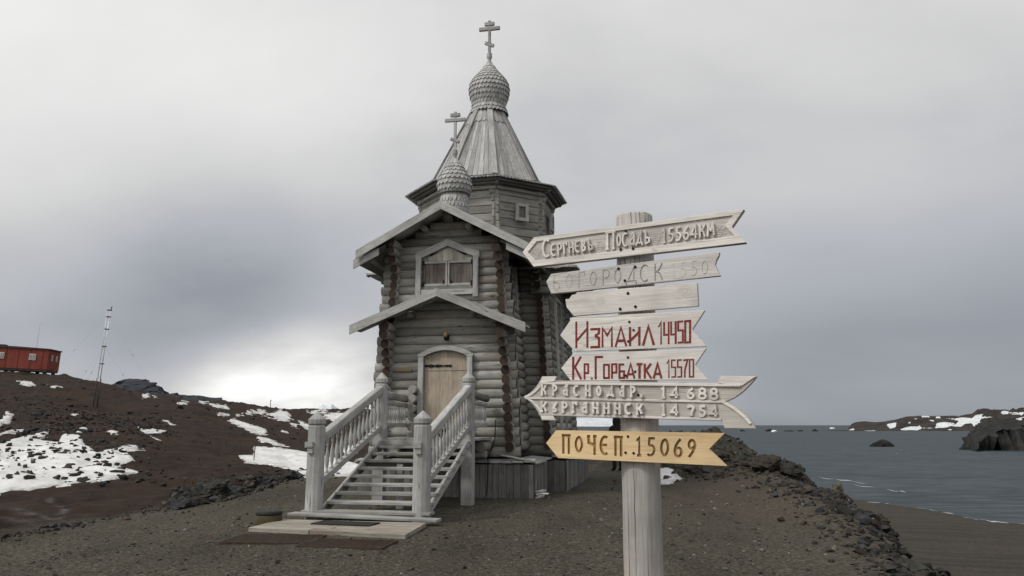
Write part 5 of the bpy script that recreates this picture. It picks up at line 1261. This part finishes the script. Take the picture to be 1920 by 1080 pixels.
# ================================================================== red hut on the hill
hp=at(87,697,100); 
hz=hp[2]+.22
hut=empty('red_hut',(hp[0],hp[1],hz),math.atan2(-.16,-.97)+math.pi,'long red hut on short legs on the hilltop, dark roof and small windows','hut')
hut.rotation_euler=(0,R(2.6),math.atan2(.12,.97))
HL,HD,HH=17,3.4,2.5
mb=MB(); mb.box((-HL/2,HD/2,HH/2),(HL,HD,HH),M_hut); 
for k in range(12): mb.box((-.7-k*1.42,-.02,HH/2),(.07,.05,HH-.1),M_hut,g=(0,0,1))
mb.build('body',hut,bevel=.12)
mb=MB(); mb.prism([(-HL-.1,HH+.0),(.12,HH+.0),(.12,HH+.14),(-4,HH+.24),(-HL-.1,HH+.24)],-.12,HD+.12,M_hutdark); mb.box((-6.2,1,HH+.33),(1.2,.8,.22),M_hutdark); mb.build('roof',hut)
mb=MB(); mb.box((-HL/2,HD/2,-.12),(HL-.1,HD-.1,.22),M_hutdark); mb.build('base_frame',hut)
for k in range(9):
    mb=MB(); mb.box((-.4-k*1.9,.5,-.62),(.34,.34,.86),M_hutdark); mb.box((-.4-k*1.9,.5,-1.1),(.5,.5,.2),M_hutdark); mb.build('leg',hut)
    if k<4: mb=MB(); mb.box((-.4-k*1.9,2.9,-.62),(.34,.34,.86),M_hutdark); mb.build('leg',hut)
for xw,wd in ((-1.85,.62),(-5.6,.72),(-6.85,.75),(-11.5,.7)):
    mb=MB(); mb.box((xw,-.045,1.52),(wd+.16,.05,.78),M_framew,g=(1,0,0)); wn=mb.build('window',hut); mb=MB(); mb.box((xw,-.075,1.52),(wd,.03,.56),M_pane); mb.box((xw,-.095,1.52),(.06,.02,.56),M_framew,g=(0,0,1)); mb.build('pane',wn)
for yw in (1.0,2.3):
    mb=MB(); mb.box((.035,yw,1.52),(.05,.46,.72),M_framew,g=(0,0,1)); wn=mb.build('window',hut); mb=MB(); mb.box((.07,yw,1.52),(.03,.34,.52),M_pane); mb.build('pane',wn)
mb=MB(); mb.log((-2.0,1,HH),(-2.0,1,HH+3.4),.018,M_wire,seg=5,rings=2,wob=0); mb.build('whip_aerial',hut)
# ================================================================== lattice mast with guys
mbp=at(177,778,68); mtp=at(200.5,581,68); mx_,my_=mbp[0],mbp[1]; mz=gz(mx_,my_)
MHt=mtp[2]-mz; mast=empty('lattice_mast',(mx_,my_,mz),.3,'tall thin guyed lattice mast on the hillside right of the red hut','mast'); 
lean=Matrix.Rotation(math.atan2(mtp[0]-mbp[0],MHt),3,'Y'); mast.rotation_euler=(0,math.atan2(mtp[0]-mbp[0],MHt)+R(1.2),0)
def lattice(z0,z1,w_,mat,r=.03,step=.42):
    mb=MB(); cs=[(w_/2,0),(-w_/2,.0),(0,w_*.8)]
    for x,y in cs: mb.log((x,y,z0),(x,y,z1),r,mat,seg=6,rings=2,wob=0)
    z=z0; k=0
    while z+step<=z1+.01:
        for i in range(3):
            if k%2: continue
            a=cs[i];b=cs[(i+1)%3]
            if k%2: a,b=b,a
            mb.log((*a,z),(*b,z+step),r*.3,mat,seg=4,rings=2,wob=0); mb.log((*a,z),(*b,z),r*.3,mat,seg=4,rings=2,wob=0)
        z+=step; k+=1
    return mb
lattice(-.4,2.35,.34,M_dmast,r=.04).build('mast_foot',mast); mm=lattice(2.35,MHt,.24,M_mast,r=.024).build('mast_lattice',mast)
for f in (.44,.62,.80,.93,1.0):
    mb=MB(); mb.box((0,.1,MHt*f),(.30,.28,.07),M_dmast); mb.build('joint_plate',mm)
mb=MB(); mb.log((.17,0,MHt),(.22,0,MHt+.35),.04,M_dmast,seg=6,rings=2); mb.build('top_lamp',mm)
for an,zz,rd in ((0,.97,6),(120,.97,6),(240,.97,6),(20,.62,4.2),(140,.62,4.2),(260,.62,4.2)):
    e=Vector((rd*math.cos(R(an)),rd*math.sin(R(an)),-.3)); mb=MB(); mb.log((0,.08,MHt*zz),e,.004,M_wire,seg=4,rings=2,wob=0)
    c=Vector((0,.08,MHt*zz)).lerp(e,.42); d=(e-Vector((0,.08,MHt*zz))).normalized(); mb.log(c-d*.12,c+d*.10,.022,M_wire,seg=6,rings=2,wob=0); mb.build('guy_wire',mast)
# thin pole in the snow
q=at(475,868,37); mb=MB(); mb.log((0,0,-.3),(.05,0,.80),.022,M_dmast,seg=7,rings=4,wob=.05); mb.log((.01,0,.02),(.055,0,.05),.03,M_dmast,seg=6,rings=2); o=mb.build('snow_stake'); o.location=(q[0],q[1],gz(q[0],q[1])); tag(o,'thin dark stake standing in the snow field left of the stairs','stake')
q=at(506,783,150); mb=MB(); mb.log((0,0,-1),(.0,0,1.6),.06,M_dmast,seg=7,rings=3); mb.log((0,0,1.5),(.1,0,1.58),.09,M_dmast,seg=6,rings=2); o=mb.build('snow_stake'); o.location=(q[0],q[1],gz(q[0],q[1])); tag(o,'distant dark stake on the skyline snow patch','stake')
# ================================================================== person by the corner of the church
pg=at(1158,887,27.7); gzp=gz(pg[0],pg[1])
pm=bpy.data.meshes.new('person')
J=[(0,0,.98),(0,0,1.22),(0,.01,1.46),(0,0,1.56),(0,-.02,1.68),(0,-.02,1.78),        # 0-5 pelvis..head
   (-.20,.01,1.43),(-.27,-.0,1.16),(-.20,-.16,.96),(.20,.01,1.43),(.27,0,1.16),(.20,-.16,.96),   # arms, hands in the front pockets
   (-.10,0,.88),(-.12,-.02,.50),(-.13,.03,.10),(-.14,-.16,.04),(.10,0,.88),(.12,.0,.50),(.13,.05,.10),(.15,-.13,.04)]
E_=[(0,1),(1,2),(2,3),(3,4),(4,5),(2,6),(6,7),(7,8),(2,9),(9,10),(10,11),(0,12),(12,13),(13,14),(14,15),(0,16),(16,17),(17,18),(18,19)]
Rd=[(.20,.15),(.19,.15),(.19,.13),(.09,.09),(.115,.125),(.09,.10),(.10,.10),(.075,.075),(.06,.06),(.10,.10),(.075,.075),(.06,.06),(.12,.12),(.085,.085),(.06,.07),(.05,.04),(.12,.12),(.085,.085),(.06,.07),(.05,.04)]
pm.from_pydata(J,E_,[]); pm.materials.append(M_coat); po=bpy.data.objects.new('person',pm); col.objects.link(po)
po.modifiers.new('skin','SKIN'); 
for v,r in zip(pm.skin_vertices[0].data,Rd): v.radius=r
pm.skin_vertices[0].data[0].use_root=True
ss=po.modifiers.new('sub','SUBSURF'); ss.levels=2; ss.render_levels=2
dg=bpy.context.evaluated_depsgraph_get(); dg.update(); me=bpy.data.meshes.new_from_object(po.evaluated_get(dg)); po.modifiers.clear(); po.data=me
if not me.materials: me.materials.append(M_coat)
for p in me.polygons: p.use_smooth=True
po.location=(pg[0],pg[1],gzp); po.rotation_euler=(0,0,R(200)); tag(po,'person in a black hooded coat standing behind the yellow sign','person')
mb=MB(); prof=[(.30,.62),(.29,.80),(.245,1.05),(.235,1.25),(.23,1.38),(.16,1.49),(.135,1.55),(.155,1.66),(.14,1.76),(.08,1.83),(.01,1.845)]
mb.lathe(prof,(0,0,0),M_coat,seg=20); mb.v=[Vector((p.x,p.y*.72+.01,p.z)) for p in mb.v]; mb.build('hooded_coat',po)
mb=MB(); mb.lathe([(.01,-.11),(.055,-.085),(.075,-.02),(.078,.03),(.06,.08),(.01,.10)],(0,-.085,1.67),M_skin,seg=14); mb.lathe([(.012,-.02),(.016,-.005),(.006,.03)],(0,-.165,1.665),M_skin,seg=8); mb.build('face',po)
